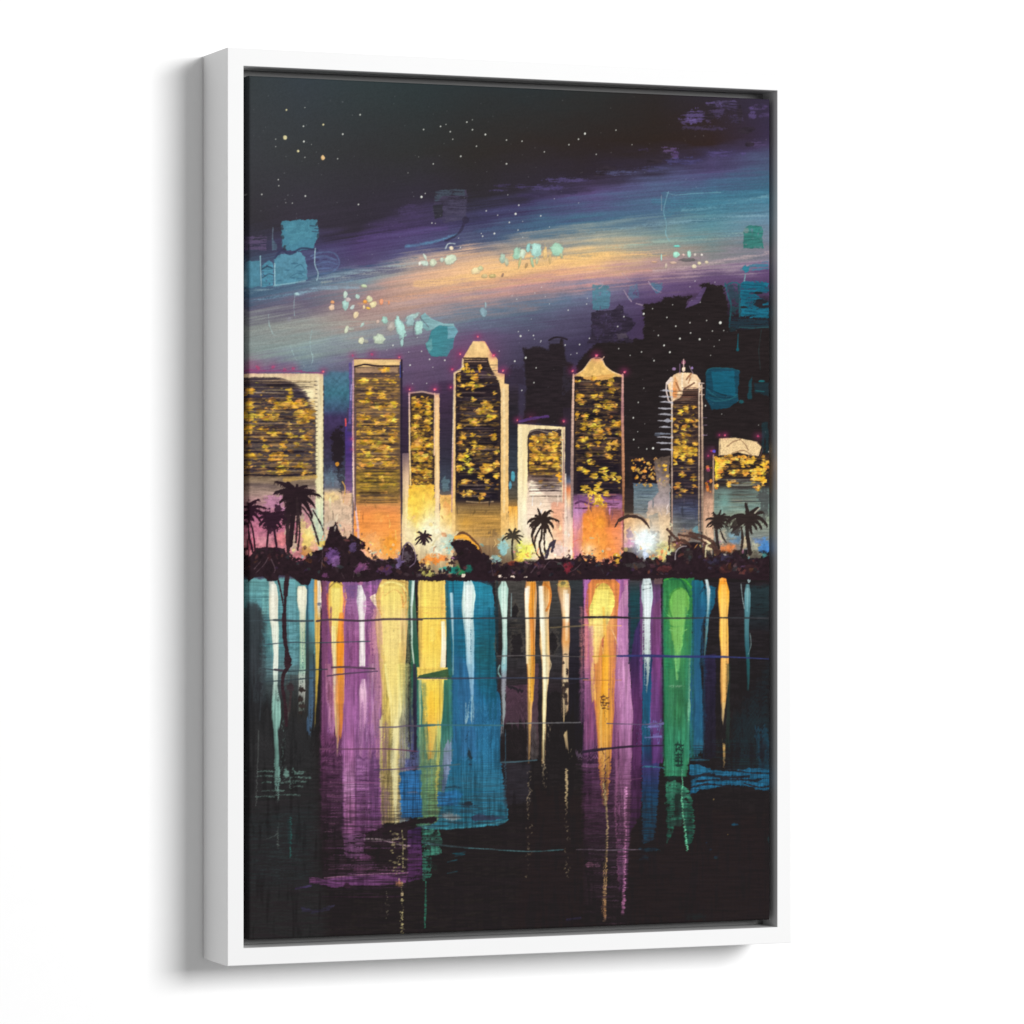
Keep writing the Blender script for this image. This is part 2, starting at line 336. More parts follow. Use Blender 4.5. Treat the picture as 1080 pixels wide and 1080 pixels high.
P([(767,300),(780,301),(779,330),(771,334)], (34,66,72), rough=1.2, alpha=.7, dry=.42, dt='m')
P([(768,336),(781,335),(811,338),(811,346),(780,347),(770,350)], (30,62,74), rough=1.4, alpha=.6, dry=.35, dt='h')
S([(780,345),(795,346),(811,345)], .9, (44,84,88), alpha=.8); S([(778.5,352),(778,366),(778,369)], [.7,1.2,3], (22,86,98)); S([(803,348),(800,370),(802,390)], .6, (40,60,60), alpha=.7)
P([(745,390),(750,388),(772,388),(780,391),(779,402),(778,412),(779,423),(768,430),(750,432),(744,420)], (24,66,84), rough=.9, var=.1, relief=.5)
P([(750,392),(774,391),(776,418),(752,414)], (22,90,112), rough=1, alpha=.9, var=.1)
for q in ([(744,395),(748,389),(758,388),(772,389),(779,391)], [(745,410),(752,416),(764,422),(778,418)], [(747,420),(756,423),(770,421),(777,416)]):
    S(curve(q), 1.2, (34,92,104), alpha=.8, rough=.5)
for q in ([(748,410),(758,415),(766,417)], [(746,415),(754,419),(770,419)], [(756,414),(766,418)]): S(curve(q), 1.1, (20,48,60), alpha=.8)
P([(790,402),(793,398),(793,420),(788,422)], (26,72,82), rough=1, alpha=.8); P([(795,404),(811,404),(811,418),(796,414)], (28,48,56), rough=1.2, alpha=.8)
D(803,402,3,1,(30,110,116)); D(782,424,3,2,(28,90,98),alpha=.8); S([(797,412),(806,413)], .9, (30,92,98), alpha=.8)
P([(803,445),(811,445),(811,480),(803,478)], (26,58,66), rough=1.5, alpha=.6, dry=.35, dt='v2')
# teal palette square right of the comet dabs
P([(444,333),(448,330),(456,337),(468,341),(478,341),(482,350),(474,356),(462,345),(450,349),(444,344)], (132,172,176), rough=.7, relief=.8, var=.08)
P([(455,349),(463,343),(480,345),(478,366),(471,376),(455,376),(449,366)], (66,132,142), rough=.8, relief=.6, var=.08)
P([(472,344),(480,345),(483,350),(479,356),(472,357)], (110,160,172), rough=.7, relief=.6)
P([(449,362),(455,357),(456,368),(452,373)], (96,152,156), rough=.5)
# ---------------------------------------------------------------- dabs and stars
PT = (168,204,192); CR = (226,212,172)
for (x, y, rx, ry, c, ro) in [(364,310.5,2.3,3.6,(195,215,200),0),(377,312.6,2.6,2.4,(180,208,196),.5),(364.3,321.6,3.8,5,(168,204,194),0),(367,316,2.5,2,(196,180,178),0),
   (349.7,324.5,3,3.6,(228,196,168),.4),(350.5,318.5,1.8,1.6,(226,160,110),0),(371,324.4,3,2,(190,205,200),-.8),(389.6,315.3,3.8,3.2,(216,212,170),0),(393.5,321,3.8,3.2,(232,216,168),-.3),
   (402,318.3,1.9,3.1,(238,158,120),0),(375.2,332,2.8,4,(232,208,168),.3),(385,318,2,1.8,(235,160,76),0),(384,301.7,3.4,1.6,(186,200,164),.2),(388,325,2,1.2,(240,190,80),.3),(383.5,324,1.4,2,(236,208,170),0),
   (405.4,337.8,3,4.2,(160,200,186),-.2),(398,339,1.6,2,(205,180,165),0),(382,342.5,1.5,3,(184,206,196),.7),(365.3,347.3,2,3.8,(206,212,186),.3),(370,347,3,1.6,(170,170,160),0),
   (380.8,359.3,2.6,3.6,(216,216,184),0),(386,360,2.4,1.8,(160,160,150),0),(399.3,357.5,6.4,6,(192,206,182),0),(412,345,4,5,(178,168,160),.3),
   (422.3,346,4.6,12,(170,212,202),-.25),(434,334,8,3,(168,196,190),-.4),(432,339,5,6,(150,180,180),0),(441.5,345,4.2,9,(168,208,198),.1),(424,361,2,3.4,(160,196,190),0),
   (410,319,.8,2,(226,150,110),0),(476,261.6,2,2,(240,218,186),0),(474.3,273.6,7.5,4.4,(204,216,190),-.55),(456.7,277,3.6,4,(208,216,188),.2),(447,277.5,4,3,(200,216,200),.3),(448,271,1.4,3.6,(200,210,195),-.4),(442.5,278,1.6,2,(240,240,224),0),
   (466,274,2,2.4,(196,208,190),0),(502.5,285.4,5.6,3.8,(238,214,166),-.2),(507,283,3,2.5,(196,196,150),0),(519,291,4,2,(196,176,120),0),(511,291,3.4,2,(206,186,136),0),(530,290,1,2,(150,120,100),.5),
   (530,272,3.2,5.5,(170,192,172),0),(534,276,2,4,(190,190,160),0),(544.7,267.8,4,7,(160,202,176),.15),(551.4,267.8,3.6,4.6,(204,222,198),0),(557,261.6,2.2,4.8,(146,198,190),.1),(565.3,264.3,6.4,8.4,(168,210,198),0),
   (548,277,1.2,5,(180,180,130),.2),(561,276,1.4,5,(170,190,150),-.2),(574.6,267,2.2,8,(226,190,130),0),(580,273,1.2,5,(200,170,120),0),(587.4,263.4,6.8,7.6,(164,206,180),0),(566,275,1.3,4,(190,190,150),0),(555,280,1.2,3,(170,140,100),.3),(592,270,1.6,3,(180,180,140),-.4),
   (509.5,329.4,3.6,4.6,(132,160,170),-.5),(512,322,1,3,(150,170,175),0),(713.3,268.3,3.7,3,(168,226,202),0),(726.5,267.8,2.2,3.2,(164,216,196),0),(720.7,268.7,1.6,1.5,(222,190,180),0),(732.7,268.7,1.4,1.4,(200,190,180),0),
   (740,268.8,1.1,1.1,(230,220,210),0),(713.3,259.5,3.2,.9,(118,222,204),0),(737.6,277.5,1.8,1.6,CR,0),(745,276.5,1.8,1.4,(216,200,170),0),(731.4,281,2.6,2,(220,206,176),0),(702.4,280,1.4,3,(196,176,160),.2),(710,277,3,1.2,(200,170,150),0),(697.4,271,.7,3.4,(170,220,205),0),
   (725,274,8,1.6,(100,96,96),0),(690,276,3,1,(200,160,130),0)]:
    dab(x, y, rx, ry, c, ro, 1 if rx > 1.7 else .4)
S(curve([(470,262),(473,257),(480,257)]), 1.2, (190,205,205), alpha=.8)
for q in ([(443,335),(452,345)],[(437,340),(436,352),(439,356)],[(427,352),(425,366)]): S(curve(q), 1.2, (96,90,104), alpha=.5)
STARS = """302 116 1.3y 321.5 113.4 .6 379.7 121 1.1 320 133.2 1.1 340.9 131.5 1.3y 361.4 141.5 1.1 300.4 145.2 2.7y 290.7 146.8 .7 290.7 154.7 .7 320.4 149.2 1.4 328.5 152.4 .5
314.3 159.4 1.7y 321.5 166 .7 340.3 166.1 3o 356 167.5 .9 293.4 189.4 .9 294 195.9 .8 276.1 205 1 322 206.8 1.1 301.4 213.8 .7 308.3 214.3 .8 378 215.7 1.1 441.5 165.4 .6 430.2 182.3 .6 444.5 207.7 1.6
446.7 136.6 .9 464.6 133.4 1.2 470.3 131.3 .7 474.8 138.9 1 477.5 146.8 .9 492.3 128.8 1 498.2 126.4 .7 498.2 136.9 1.1 511.8 141.9 1.2 502.5 154.2 1 485.9 164.9 1.1 456.9 172.8 1 534.1 147.7 1 550.5 148.9 .9
534.1 172.8 1.1 574 160.2 .9 600 152.6 1 610 146.8 1 616.8 141 1.4 628.8 162.8 .9 448.4 204 .8 535.5 205.5 .6 547.1 216.4 1.1 512.8 222.4 .9 584.6 209.6 .5 610.3 214 .5 649.6 137.3 .9 666.5 152.6 .5
455.5 235.2 .9 459.2 235.6 .7 524.8 227 .9 543.8 225.6 1.5 537.1 234.5 1.1 570.2 227.7 1.1 546.3 242.6 .9 551.2 233.5 .7 551.2 250.2 .7 509 249.1 1.2 521.3 246.3 1.2 507.6 246.3 .8 579.5 239.3 .7 483.6 251.2 .7 485.5 261 .9
599.2 327.2 .9 618.6 320.6 .8 619.5 314.6 .7 579.5 320.6 .7 546.6 349.8 .9 549 354.5 1.3 562.6 353.8 1.1 557.5 348.5 .7 570 360.8 .7 621.7 356.8 .9 560.3 336.6 .6 545 315.5 .8 540 312 .6 575 313 .6 564 309 .5 571 303 .6
658 334 1.1 651.4 344.3 1 678.7 331.1 1.4 688.2 325.5 1 703.3 334.8 1 709.4 321.4 .8 727.6 340.3 1 712.6 344 1.1 745.2 338 1 759.6 340.4 1.8 728.3 351.2 1 751.3 349.1 .8 763.3 348.7 .9 717 357.2 1.3 737.9 357.9 1.3 694.3 353.8 .9
700.3 364.2 1.3 758.7 358.7 .7 738.5 318.8 .7 733 296.5 .8 727.6 302.4 .6 754 297.6 .6 706.4 371.6 1.3 689.8 380.4 1.1 749.4 374.8 .7 753.2 365.4 .6 744 427.9 1.2 688.6 472.7 1.5 682.1 473.5 .9 800 448.3 .6 810.9 476.3 1.1 761.2 436.7 .7
676.5 371.2 1 664.6 374.8 .8 652.5 367.7 .9 673.1 424.4 1 667.8 440.6 1.2 668.2 463.6 1.1 672.5 455.3 .6 679 409.4 .7 596 364 1.1 611.3 363.4 1.1 608.4 372.5 .9 621.4 356.8 .8 602 374 .6 565.4 388 .9 554.4 377.3 1.4 542.8 381 1.2 563.1 403.5 1
550.3 411.8 1 469 380 1.2 540.8 477.5 1.2 540.5 470.6 .7 414.3 364.3 1.1 453 379 1 432.4 385 1.1 444.5 370.6 .9 456.5 387.4 .8 449.9 404.3 .8 431 371.3 .7 354.8 437.7 1.3 355.5 470.4 .7 358.7 482 .6 570.5 359.6 .9 526.4 370.4 .7 563.6 357.6 .6
440 356 .6 408 369 .5 425 392 .6 435 404.6 .7 320.5 386 .7 470 476.5 .8 473 497 1 673.5 472 .8 680 447 .5"""
tk = STARS.split()
for i in range(0, len(tk), 3):
    r = tk[i+2]; c = (226,228,218)
    if r[-1] == 'y': c = (218,208,160); r = r[:-1]
    if r[-1] == 'o': c = (230,192,136); r = r[:-1]
    r = float(r)
    D(float(tk[i]), float(tk[i+1]), max(r*.72,.5), max(r*.8,.52), c, rough=.25, alpha=min(1, .4+r*.42), var=.05, relief=.7)
rs = np.random.RandomState(11)
for i in range(300):
    x = 262+548*rs.rand(); y = 100+380*rs.rand()
    if y > 330 and x < 480: continue
    D(x, y, .45, .45, (190,196,196), alpha=.15+.3*rs.rand()*rs.rand(), var=0)
# ---------------------------------------------------------------- gaps between the towers
R(341,392,372,580, [(392,(78,112,134)),(415,(62,112,128)),(432,(64,84,112)),(440,(66,52,92)),(462,(52,40,66)),(492,(62,62,82)),(503,(96,110,124)),(514,(110,112,124)),(520,(226,192,146)),(535,(212,180,150)),(560,(214,184,158)),(580,(230,170,140))], rough=1, soft=2.2, var=.12, t='m', alpha=.97)
D(357,472,8,24,(36,27,32),rough=.4,alpha=.92,var=.1); D(362,505,6,14,(44,40,50),rough=.6,alpha=.7,dry=.35,dt='m'); D(349,500,6,12,(98,124,140),rough=.6,alpha=.6,dry=.4,dt='v2')
R(364,446,371.5,520, [(446,(76,58,140)),(480,(72,46,118)),(520,(120,84,130))], rough=.7, alpha=.9)
S([(364.5,442),(364.7,449)], 1.6, (220,80,80)); D(355.6,489.5,2.2,2.2,(206,140,48)); S(curve([(362,530),(364,515),(361,508)]), 1.2, (225,170,80), alpha=.8)
for (x,y,rx,ry,c) in [(350,524,7,5,(244,212,140)),(360,540,9,6,(226,190,160)),(349,553,7,7,(186,170,160)),(362,556,8,7,(226,178,150)),(366,525,5,8,(228,176,140)),(354,566,5,6,(210,190,160))]:
    D(x,y,rx,ry,c,rough=.6,alpha=.65,dry=.25,dt='m')
R(366,430,371.5,455,(66,56,86),alpha=.7)
R(422,408,432,490,[(408,(70,50,80)),(430,(58,42,62)),(490,(46,34,50))],rough=1.5,soft=3,alpha=.95); R(424,478,432,605,[(478,(120,96,104)),(500,(206,172,140)),(540,(240,214,160)),(575,(250,226,180))],rough=.5,var=.12,t='v2')
R(463,402,478,530,[(402,(70,50,78)),(430,(58,42,62)),(480,(48,44,58)),(515,(62,72,86)),(524,(120,96,80))],rough=1,soft=2.4,alpha=.96); R(464,522,478,605,[(522,(230,170,90)),(545,(246,196,90)),(575,(250,226,180))],rough=.8,var=.15,t='m')
D(470,510,4.5,8,(96,122,132),rough=.6,alpha=.8); D(471,536,4,8,(240,150,80),rough=.6,alpha=.6)
R(535,404,547,540,[(404,(56,46,62)),(420,(44,36,44)),(450,(38,36,44)),(495,(54,62,72)),(525,(86,76,60)),(538,(214,150,66))],rough=1,soft=2,var=.15)
D(541,502,2,5,(80,160,176)); D(538,512,1.6,4,(90,150,170)); R(536,534,547,575,[(534,(226,160,60)),(556,(240,196,120)),(575,(240,220,180))],var=.18,t='v2')
R(594,430,605,590,[(430,(44,34,44)),(500,(50,46,58)),(508,(96,104,128)),(516,(230,130,80)),(528,(246,204,160)),(540,(200,170,160)),(555,(236,208,190)),(590,(240,214,190))],rough=.4,var=.12,t='v2')
# hazy low blocks between the right towers
R(664,482,706,512,(42,32,34),rough=1.5); 
R(668,510,707,560,[(510,(92,108,118)),(524,(112,128,136)),(540,(120,126,126)),(552,(190,160,130))],rough=.8,var=.14,t='h2')
lines(668,510,696,540,16,[(60,70,82),(150,166,172),(80,96,108)],seed=5,a=.8)
gold(666,484,706,512,75,.7,2.2,seed=8,cols=[(232,170,60),(214,140,60),(240,190,90),(226,160,90)])
P([(690,485),(706,480),(707,575),(696,575),(694,540),(682,545),(684,530),(694,520)], [(485,(100,84,74)),(510,(150,130,120)),(530,(176,156,158)),(545,(222,186,150)),(575,(236,206,150))], rough=1.4, alpha=.85, var=.12, t='m')
gold(694,488,705,510,14,.7,1.8,seed=9)
R(658,515,668,575,[(515,(46,36,38)),(540,(56,44,40)),(548,(226,180,120)),(575,(200,160,170))],rough=.9)
P([(664,545),(684,547),(688,575),(658,578),(658,548)], [(545,(226,176,120)),(562,(240,190,130)),(576,(190,120,170))], rough=1.4, alpha=.9, var=.12, t='m')
R(741,470,754,580,[(470,(44,34,38)),(510,(60,48,48)),(524,(170,130,110)),(545,(206,160,130)),(580,(200,170,140))],rough=.5,var=.15,t='v2')
gold(744,492,752,520,12,.9,2,seed=10,cols=[(232,110,50),(240,150,60),(190,60,110),(220,130,60)])
# ---------------------------------------------------------------- tower one (far left, broad)
CREAM = (236,216,168)
R(255,394,341,590, [(394,(232,208,164)),(470,(234,220,168)),(520,(238,228,178)),(548,(196,218,190)),(575,(160,196,186))], rough=.3, var=.07, t='v2', relief=.3)
P([(255,400),(268,397.5),(296,398),(312,405),(322,414),(328,426),(333,440),(333,505),(255,505)], (76,64,66), rough=.7, soft=.9, var=.2, t='h2')
P([(255,403),(268,399),(292,400),(310,408),(322,420),(327,432),(255,430)], (60,50,60), rough=.8, alpha=.85, var=.2)
S(curve([(296,399),(312,406),(322,416),(329,430),(333,442)]), 2.4, (150,130,112), alpha=.6, rough=.6)
lines(256,400,330,505,34,[(168,142,108),(40,30,36),(190,160,112),(48,36,44),(120,98,84),(40,30,36)],w=(.7,2.0),seed=20,a=.9,full=.45)
S([(256,408),(300,409),(320,408)],1.0,(196,176,140),alpha=.8); S([(262,414),(300,415)],.9,(180,160,130),alpha=.7)
S([(312,406),(335,405.5)],.8,(190,168,130),alpha=.8)
wash(256,420,332,505,(166,122,56),.56,.5)
cluster([(266,412,6,4),(260,411,4,3),(306,412,2.5,6),(306,422,4,5),(286,423,9,3),(305,428,22,5),(262,428,6,7),(275,437,6,4),(288,440,9,6),(262,440,7,6),(322,437,12,7),(318,444,12,3.5),
   (263,452,7,5),(280,452,8,4),(290,458,8,4),(277,464,5,3),(307,460,5,4),(324,461,6,4),(260,467,4,4),(300,470,4,5),(282,474,4,4),(313,470,2.5,5),(293,482,9,6),(262,480,6,5),(300,490,7,5),(318,492,9,4),(260,490,5,6),(296,499,9,5),(322,500,7,3)], seed=31)
S([(306,446),(306.6,460)],.9,(214,180,90))
gold(257,420,332,505,90,.6,1.8,1.5,seed=12)
lines(256,430,333,505,15,[(36,28,32),(44,34,38),(36,28,32)],w=(.5,1.5),seed=21,a=.95,full=.3)
R(255,503,333,560,[(503,(150,126,96)),(512,(128,108,96)),(520,(168,140,128)),(534,(176,128,136)),(560,(184,110,128))],rough=1,soft=1.5,var=.15,t='h2')
S([(257,501),(300,502),(333,500)],1.6,(44,34,38)); S([(257,511),(290,513)],4,(104,86,84),alpha=.6,rough=1); S([(300,506),(333,503)],4,(222,176,84),alpha=.6,rough=1)
for k in range(22):
    y = 402+k*4.4; S([(333-RNG.rand()*1.5,y),(334.5,y+.3)],1,(70,58,60),alpha=.7)
for k in range(30): D(341.3,405+k*5.4+RNG.rand()*3,.8,1.6,(60,46,50),alpha=.7)
P([(255,540),(300,535),(330,540),(338,590),(255,600)], [(535,(176,118,142)),(560,(186,100,124)),(580,(196,112,120)),(600,(190,90,110))], rough=2, soft=2, alpha=.9, var=.2, t='m')
for (x,y,rx,ry,c) in [(290,530,12,8,(190,124,160)),(296,538,7,6,(206,140,176)),(270,545,9,6,(200,110,146)),(278,570,10,6,(212,146,150)),(297,568,7,8,(222,130,130)),(262,575,6,8,(180,74,96)),(316,545,6,9,(168,150,130)),
      (325,568,7,9,(246,214,90)),(327,560,5,6,(244,226,140)),(324,582,7,5,(176,110,44)),(309,575,4,10,(206,190,160)),(334,556,6,10,(150,190,190)),(338,568,6,5,(170,206,190)),(318,555,5,8,(222,196,120)),(305,560,5,6,(190,176,150)),(332,545,5,8,(180,206,186)),(340,574,6,4,(220,180,60))]:
    D(x,y,rx,ry,c,rough=.5,alpha=.75,var=.14,t='m')
# ---------------------------------------------------------------- tower two
R(373,379,422.5,590,[(379,(240,204,142)),(386,(236,196,130)),(388,(96,76,66)),(520,(110,84,60)),(532,(206,140,80)),(545,(240,150,76)),(575,(246,160,80)),(590,(250,180,120))],rough=.3,var=.1,t='h2')
S(curve([(373,387),(385,384.5),(398,386),(421,386)]),1.8,(50,36,40)); R(375,388,420,393,(176,140,104),alpha=.8,rough=.7)
lines(374,394,421,530,58,[(40,30,34),(40,30,34),(178,146,112),(96,76,66),(214,170,70),(52,40,44)],w=(.8,1.8),seed=22,a=.92,full=.5)
wash(375,398,421,530,(150,112,54),.5,.6); wash(376,440,421,520,(206,156,58),.64,.7)
cluster([(405,390,8,3),(385,402,4,4),(398,402,5,2.5),(412,402,6,3),(391,413,5,5),(402,416,5,6),(386,424,8,3),(400,430,16,4),(412,428,7,4),(385,440,8,3.5),(397,446,5,3),(413,442,7,6),(380,448,4,3),(390,456,6,4),(405,455,6,4),(385,465,6,5),
   (414,462,6,6),(395,468,8,5),(405,475,10,5),(385,478,7,4),(398,484,12,4),(410,490,8,3),(386,490,8,3),(388,505,8,6),(404,503,7,7),(388,515,6,4),(404,515,5,6)],seed=32)
lines(374,400,421,530,22,[(36,28,32),(44,34,38)],w=(.5,1.4),seed=23,a=.95,full=.35)
gold(376,430,420,515,70,.6,1.6,1.4,seed=13)
R(374,496,421,532,[(496,(120,96,40)),(512,(146,120,50)),(524,(150,116,60)),(532,(190,130,70))],rough=1,alpha=.55)
lines(376,497,421,532,7,[(50,38,34),(60,44,34)],w=(.7,1.4),seed=24,a=.9)
R(378,534,422,562,[(534,(214,134,80)),(545,(242,146,70)),(562,(244,150,64))],rough=1.2,soft=2,alpha=.85)
glow(400,545,9,7,(250,170,80),.6); glow(410,575,9,9,(248,150,40),.8); glow(388,585,9,7,(252,190,160),.8)
S([(372.5,381),(372.3,455),(373,520),(378,560),(378,575)],[1.8,1.8,2,2.4,2.6],[(381,(186,150,176)),(450,(206,150,150)),(500,(240,206,190)),(575,(226,180,180))],rough=.4)
S([(374.8,430),(374.6,538)],1.8,(98,76,84),alpha=.8); S([(369.5,384),(370,420),(369,446)],3,(96,80,144),alpha=.9,rough=.6); S([(370.6,406),(370,422)],1.2,(170,160,200),alpha=.8)
S([(423.4,380),(423.2,470),(424,542)],[2.2,2.2,1.2],(44,34,52)); S([(422,382),(422,398)],1,(60,70,140))
# ---------------------------------------------------------------- tower three
R(431.5,414.5,459,520,(54,41,42),rough=.3); R(458.2,416,463.5,570,[(416,(212,166,128)),(450,(240,190,122)),(500,(240,200,140)),(540,(240,196,160)),(570,(250,226,190))],rough=.5,var=.1,t='v2',relief=.4)
wash(434,420,457,514,(150,112,44),.5,.8)
gold(434,417,457,516,115,.9,2.9,1,seed=14,a=.95); cluster([(440,425,5,6),(452,432,4,8),(440,440,4,3),(438,452,5,6),(452,444,4,5),(440,470,6,6),(446,482,6,6),(452,470,3,3),(438,495,5,5),(450,500,5,5)],seed=33)
S([(431.6,414),(432,470),(433,515)],[1.4,1.6,2],[(414,(214,170,176)),(450,(240,206,150)),(515,(246,206,130))],rough=.3); S([(432,414.4),(445,413),(458,415.6),(463,415.6)],[1.6,1.6,1.8,1.4],(190,156,140)); S([(458.4,415),(458,480)],1.2,(236,196,160))
lines(436,495,458,520,7,[(60,40,30)],w=(.8,1.6),seed=25,a=.9)
P([(431,512),(458,512),(459,570),(428,575),(430,540)],[(512,(236,180,60)),(528,(250,206,70)),(545,(250,220,110)),(575,(250,226,170))],rough=1.2,var=.12,t='m')
for (x,y,rx,ry,c) in [(444,530,10,8,(248,204,70)),(438,545,4,14,(244,190,60)),(452,553,10,9,(252,246,212)),(434,562,6,14,(248,226,184)),(451,524,7,4,(240,180,60)),(470,552,6,7,(242,180,70)),(468,540,4,5,(246,190,110))]:
    D(x,y,rx,ry,c,rough=.5,soft=.5,alpha=.8,var=.1,t='m')
glow(452,556,9,12,(255,250,225),.9); glow(430,560,6,16,(252,236,200),.7)
# ---------------------------------------------------------------- tower four (tallest)
glow(503,372,24,18,(150,60,110),.4); glow(483,385,12,22,(130,56,100),.35)
P([(488,378),(499,360),(511,360),(518,372),(525,379),(525,393),(532,394.5),(532,404.5),(536.5,405.5),(536,575),(476,575),(478,450),(479,393),(487,390)],
  [(360,(244,206,142)),(379,(238,196,132)),(420,(240,204,146)),(560,(240,190,110)),(575,(245,205,140))],rough=.35,var=.07,t='m',relief=.4)
P([(489,379),(514.5,379),(517.5,388),(522,396),(526.5,404),(528,412),(528,575),(480,575),(480.5,394),(486,392.5),(489,387)],
  [(379,(50,38,38)),(528,(42,33,36)),(532,(110,84,56)),(545,(176,134,70)),(565,(178,132,66)),(575,(196,156,90))],rough=.4,var=.12,t='h2')
S([(488,378.5),(487,389.5),(479,393.4),(478.4,430),(477.3,480),(476.4,540)],[1.3]*6,[(378,(216,190,150)),(460,(226,206,180)),(480,(214,170,170)),(540,(200,150,140))],rough=.3)
S([(489,377.8),(514,378)],1.6,(52,38,36)); S([(490,381.4),(513,381.4)],.9,(180,144,120),alpha=.8); S([(532.5,395),(532.5,403)],1,(60,40,40))
lines(481,384,527,528,62,[(120,104,100),(170,140,116),(36,28,32),(96,80,84),(36,28,32),(60,48,50)],w=(.5,1.3),seed=26,a=.85,full=.45)
wash(486,424,526,450,(150,112,48),.58,.6); wash(484,455,526,500,(130,98,48),.6,.6)
cluster([(492,388,4,4),(497,392,4,3),(506,389,1.8,7),(501,397,4,5),(484.5,401,2,5),(488,407,6,2),(498,408,7,4),(508,407,3,2.6),(485,417,3,3),(499,422,3.4,3.4),(512,427,5,4.5),(517,431,5,4),(506,434,8,3.5),(521,415,2.6,2.4),(502,446,4,5),
   (512,444,6,3.4),(519,440,4,5),(484.6,450,4,3.4),(494,443,2,1.6),(498,459,2.6,2.6),(489,462,5,2.6),(521,461,4,3.4),(501,469,5,3.4),(500,477,4,3.5),(490,480,7,3),(524,478,2.4,2.2),(508,472,3,3),(485,484,4,3)],seed=34)
gold(482,455,527,520,45,.7,2.0,1,seed=15); cluster([(484,494,3,3),(496,491,4,3),(514,493,6,6),(524,490,3,5),(508,503,3,3),(524,502,3,4),(492,508,2.6,3),(514,508,2,4),(490,521,3,4),(497,521,6,3.6),(508,523,4,4)],seed=35,cols=[(222,168,66),(206,146,60),(236,184,80)])
gold(483,480,500,500,20,.8,2,seed=16,cols=[(236,200,50),(220,210,70)])
S([(492,529),(506,530),(520,529)],1,(180,150,110),alpha=.8)
R(481,534,527,572,[(534,(128,102,62)),(548,(192,144,70)),(572,(180,140,80))],rough=1.4,soft=2,alpha=.8,var=.2,t='h'); lines(482,535,524,572,14,[(214,160,70),(120,90,60),(150,120,80)],seed=27,a=.5)
glow(490,552,8,8,(220,160,60),.6); D(520,568,5,12,(110,86,60),rough=.6,alpha=.6,dry=.35,dt='v2')
# ---------------------------------------------------------------- tower five
P([(546,447),(596,450.5),(595,590),(546,590)],[(447,(244,222,170)),(500,(246,224,172)),(550,(252,238,206)),(590,(250,226,200))],rough=.35,var=.07,t='v2',relief=.4)
P([(556.5,590),(556.3,460),(559,454),(566,452),(592,453),(593,590)],[(452,(60,48,50)),(496,(62,46,42)),(503,(120,96,84)),(512,(158,138,124)),(524,(206,180,158)),(540,(240,206,186)),(590,(246,208,190))],rough=.5,var=.1,t='h2')
P([(556,510),(564,508),(582,535),(584,590),(556,590)],(248,222,194),rough=2,soft=2,alpha=.9); 
R(581,530,595,590,[(530,(236,170,140)),(556,(246,176,130)),(590,(250,210,180))],rough=1,soft=1.5,alpha=.9)
S(curve([(558,456),(566,453.5),(580,456),(590,452)]),1,(170,150,130),alpha=.8); S(curve([(562,458),(572,460),(582,456)]),1.2,(150,130,110),alpha=.8)
wash(558,460,592,502,(180,134,50),.48,.8)
cluster([(565,464,5,4),(573,462,6,4),(583,460,5,6),(563,472,5,6),(580,471,5,7),(588,468,3,4),(566,482,5,5),(575,485,6,5),(585,484,5,6),(562,490,4,4),(572,495,8,3),(588,492,4,4),(579,490,4,3)],seed=36)
gold(558,462,592,500,50,.8,2.2,seed=17)
lines(558,485,593,524,13,[(54,42,40),(70,54,48)],w=(.7,1.7),seed=28,a=.9,full=.45)
for y,x0,x1 in [(498,562,590),(503.5,561,583),(508,562,590),(513,572,592),(518,577,592)]: S([(x0,y),((x0+x1)/2,y-.6),(x1,y+.2)],[.7,1.5,.8],(56,42,40),alpha=.9)
D(590,505,2,8,(226,160,50),rough=.6); S([(594.6,452),(594.2,500),(594.6,590)],[1.3,2,2.4],[(452,(214,180,150)),(490,(170,140,130)),(520,(226,160,130)),(590,(240,190,170))],rough=.4)
S([(596.5,500),(596.5,590)],[1,4],(248,226,204),alpha=.8)
# ---------------------------------------------------------------- tower six
R(604,394,657.5,600,[(394,(44,34,34)),(520,(44,33,38)),(524,(120,76,112)),(534,(178,108,160)),(545,(206,120,150)),(570,(230,140,130)),(600,(240,150,110))],rough=.4,var=.12,t='h2')
P([(605,397),(616,389),(621,382),(625,378.4),(634,378.4),(638,385),(646,392),(657,396),(656,398),(650,397),(640,400),(628,401),(612,397)],(238,192,112),rough=.4,var=.1,t='m',relief=.4)
P([(612,398),(648,394),(644,399),(636,401),(622,401)],(226,170,92),rough=1)
S(curve([(605,396),(614,391),(621,382),(625,378),(634,378),(639,387),(648,393),(657,396)]),.9,(250,216,170),alpha=.8); S([(634,380),(637,376.5)],1,(230,190,160))
lines(607,400,655,525,50,[(110,88,76),(150,120,96),(30,24,28),(70,56,54),(30,24,28)],w=(.5,1.5),seed=29,a=.85,full=.3)
for (x,y,w_,h_) in [(611,404,18,3),(612,411,22,2),(614,446,9,2),(626,470,14,5),(645,404,9,8),(634,468,10,3),(640,434,12,2)]: R(x,y,x+w_,y+h_,(92,66,58),rough=.5,alpha=.8)
wash(607,404,655,490,(120,92,50),.58,.5)
cluster([(611,420,5,5),(614,425,3,3),(628,418,3,3),(635,417,2,3),(632,429,3,4),(642,428,6,4),(648,427,4,3),(630,434,4,3),(609,440,2.5,6),(617,440,3.5,6),(615,450,4,4),(628,444,5,4),(650,447,4,4),(626,453,5,5),(634,455,5,4),(644,456,3,4),(653,458,2.4,4),
   (628,461,4,3.4),(636,461,4,4),(617,463,4,4),(623,470,4,3.4),(650,467,3,4),(643,472,3.6,4.6),(621,480,3,3),(642,482,4,4),(645,404,4,4),(632,405,2.4,2.4),(610,402,4,1.6),(646,412,3,4),(626,399,3,3)],seed=37)
gold(607,402,655,490,60,.6,2,1.2,seed=18)
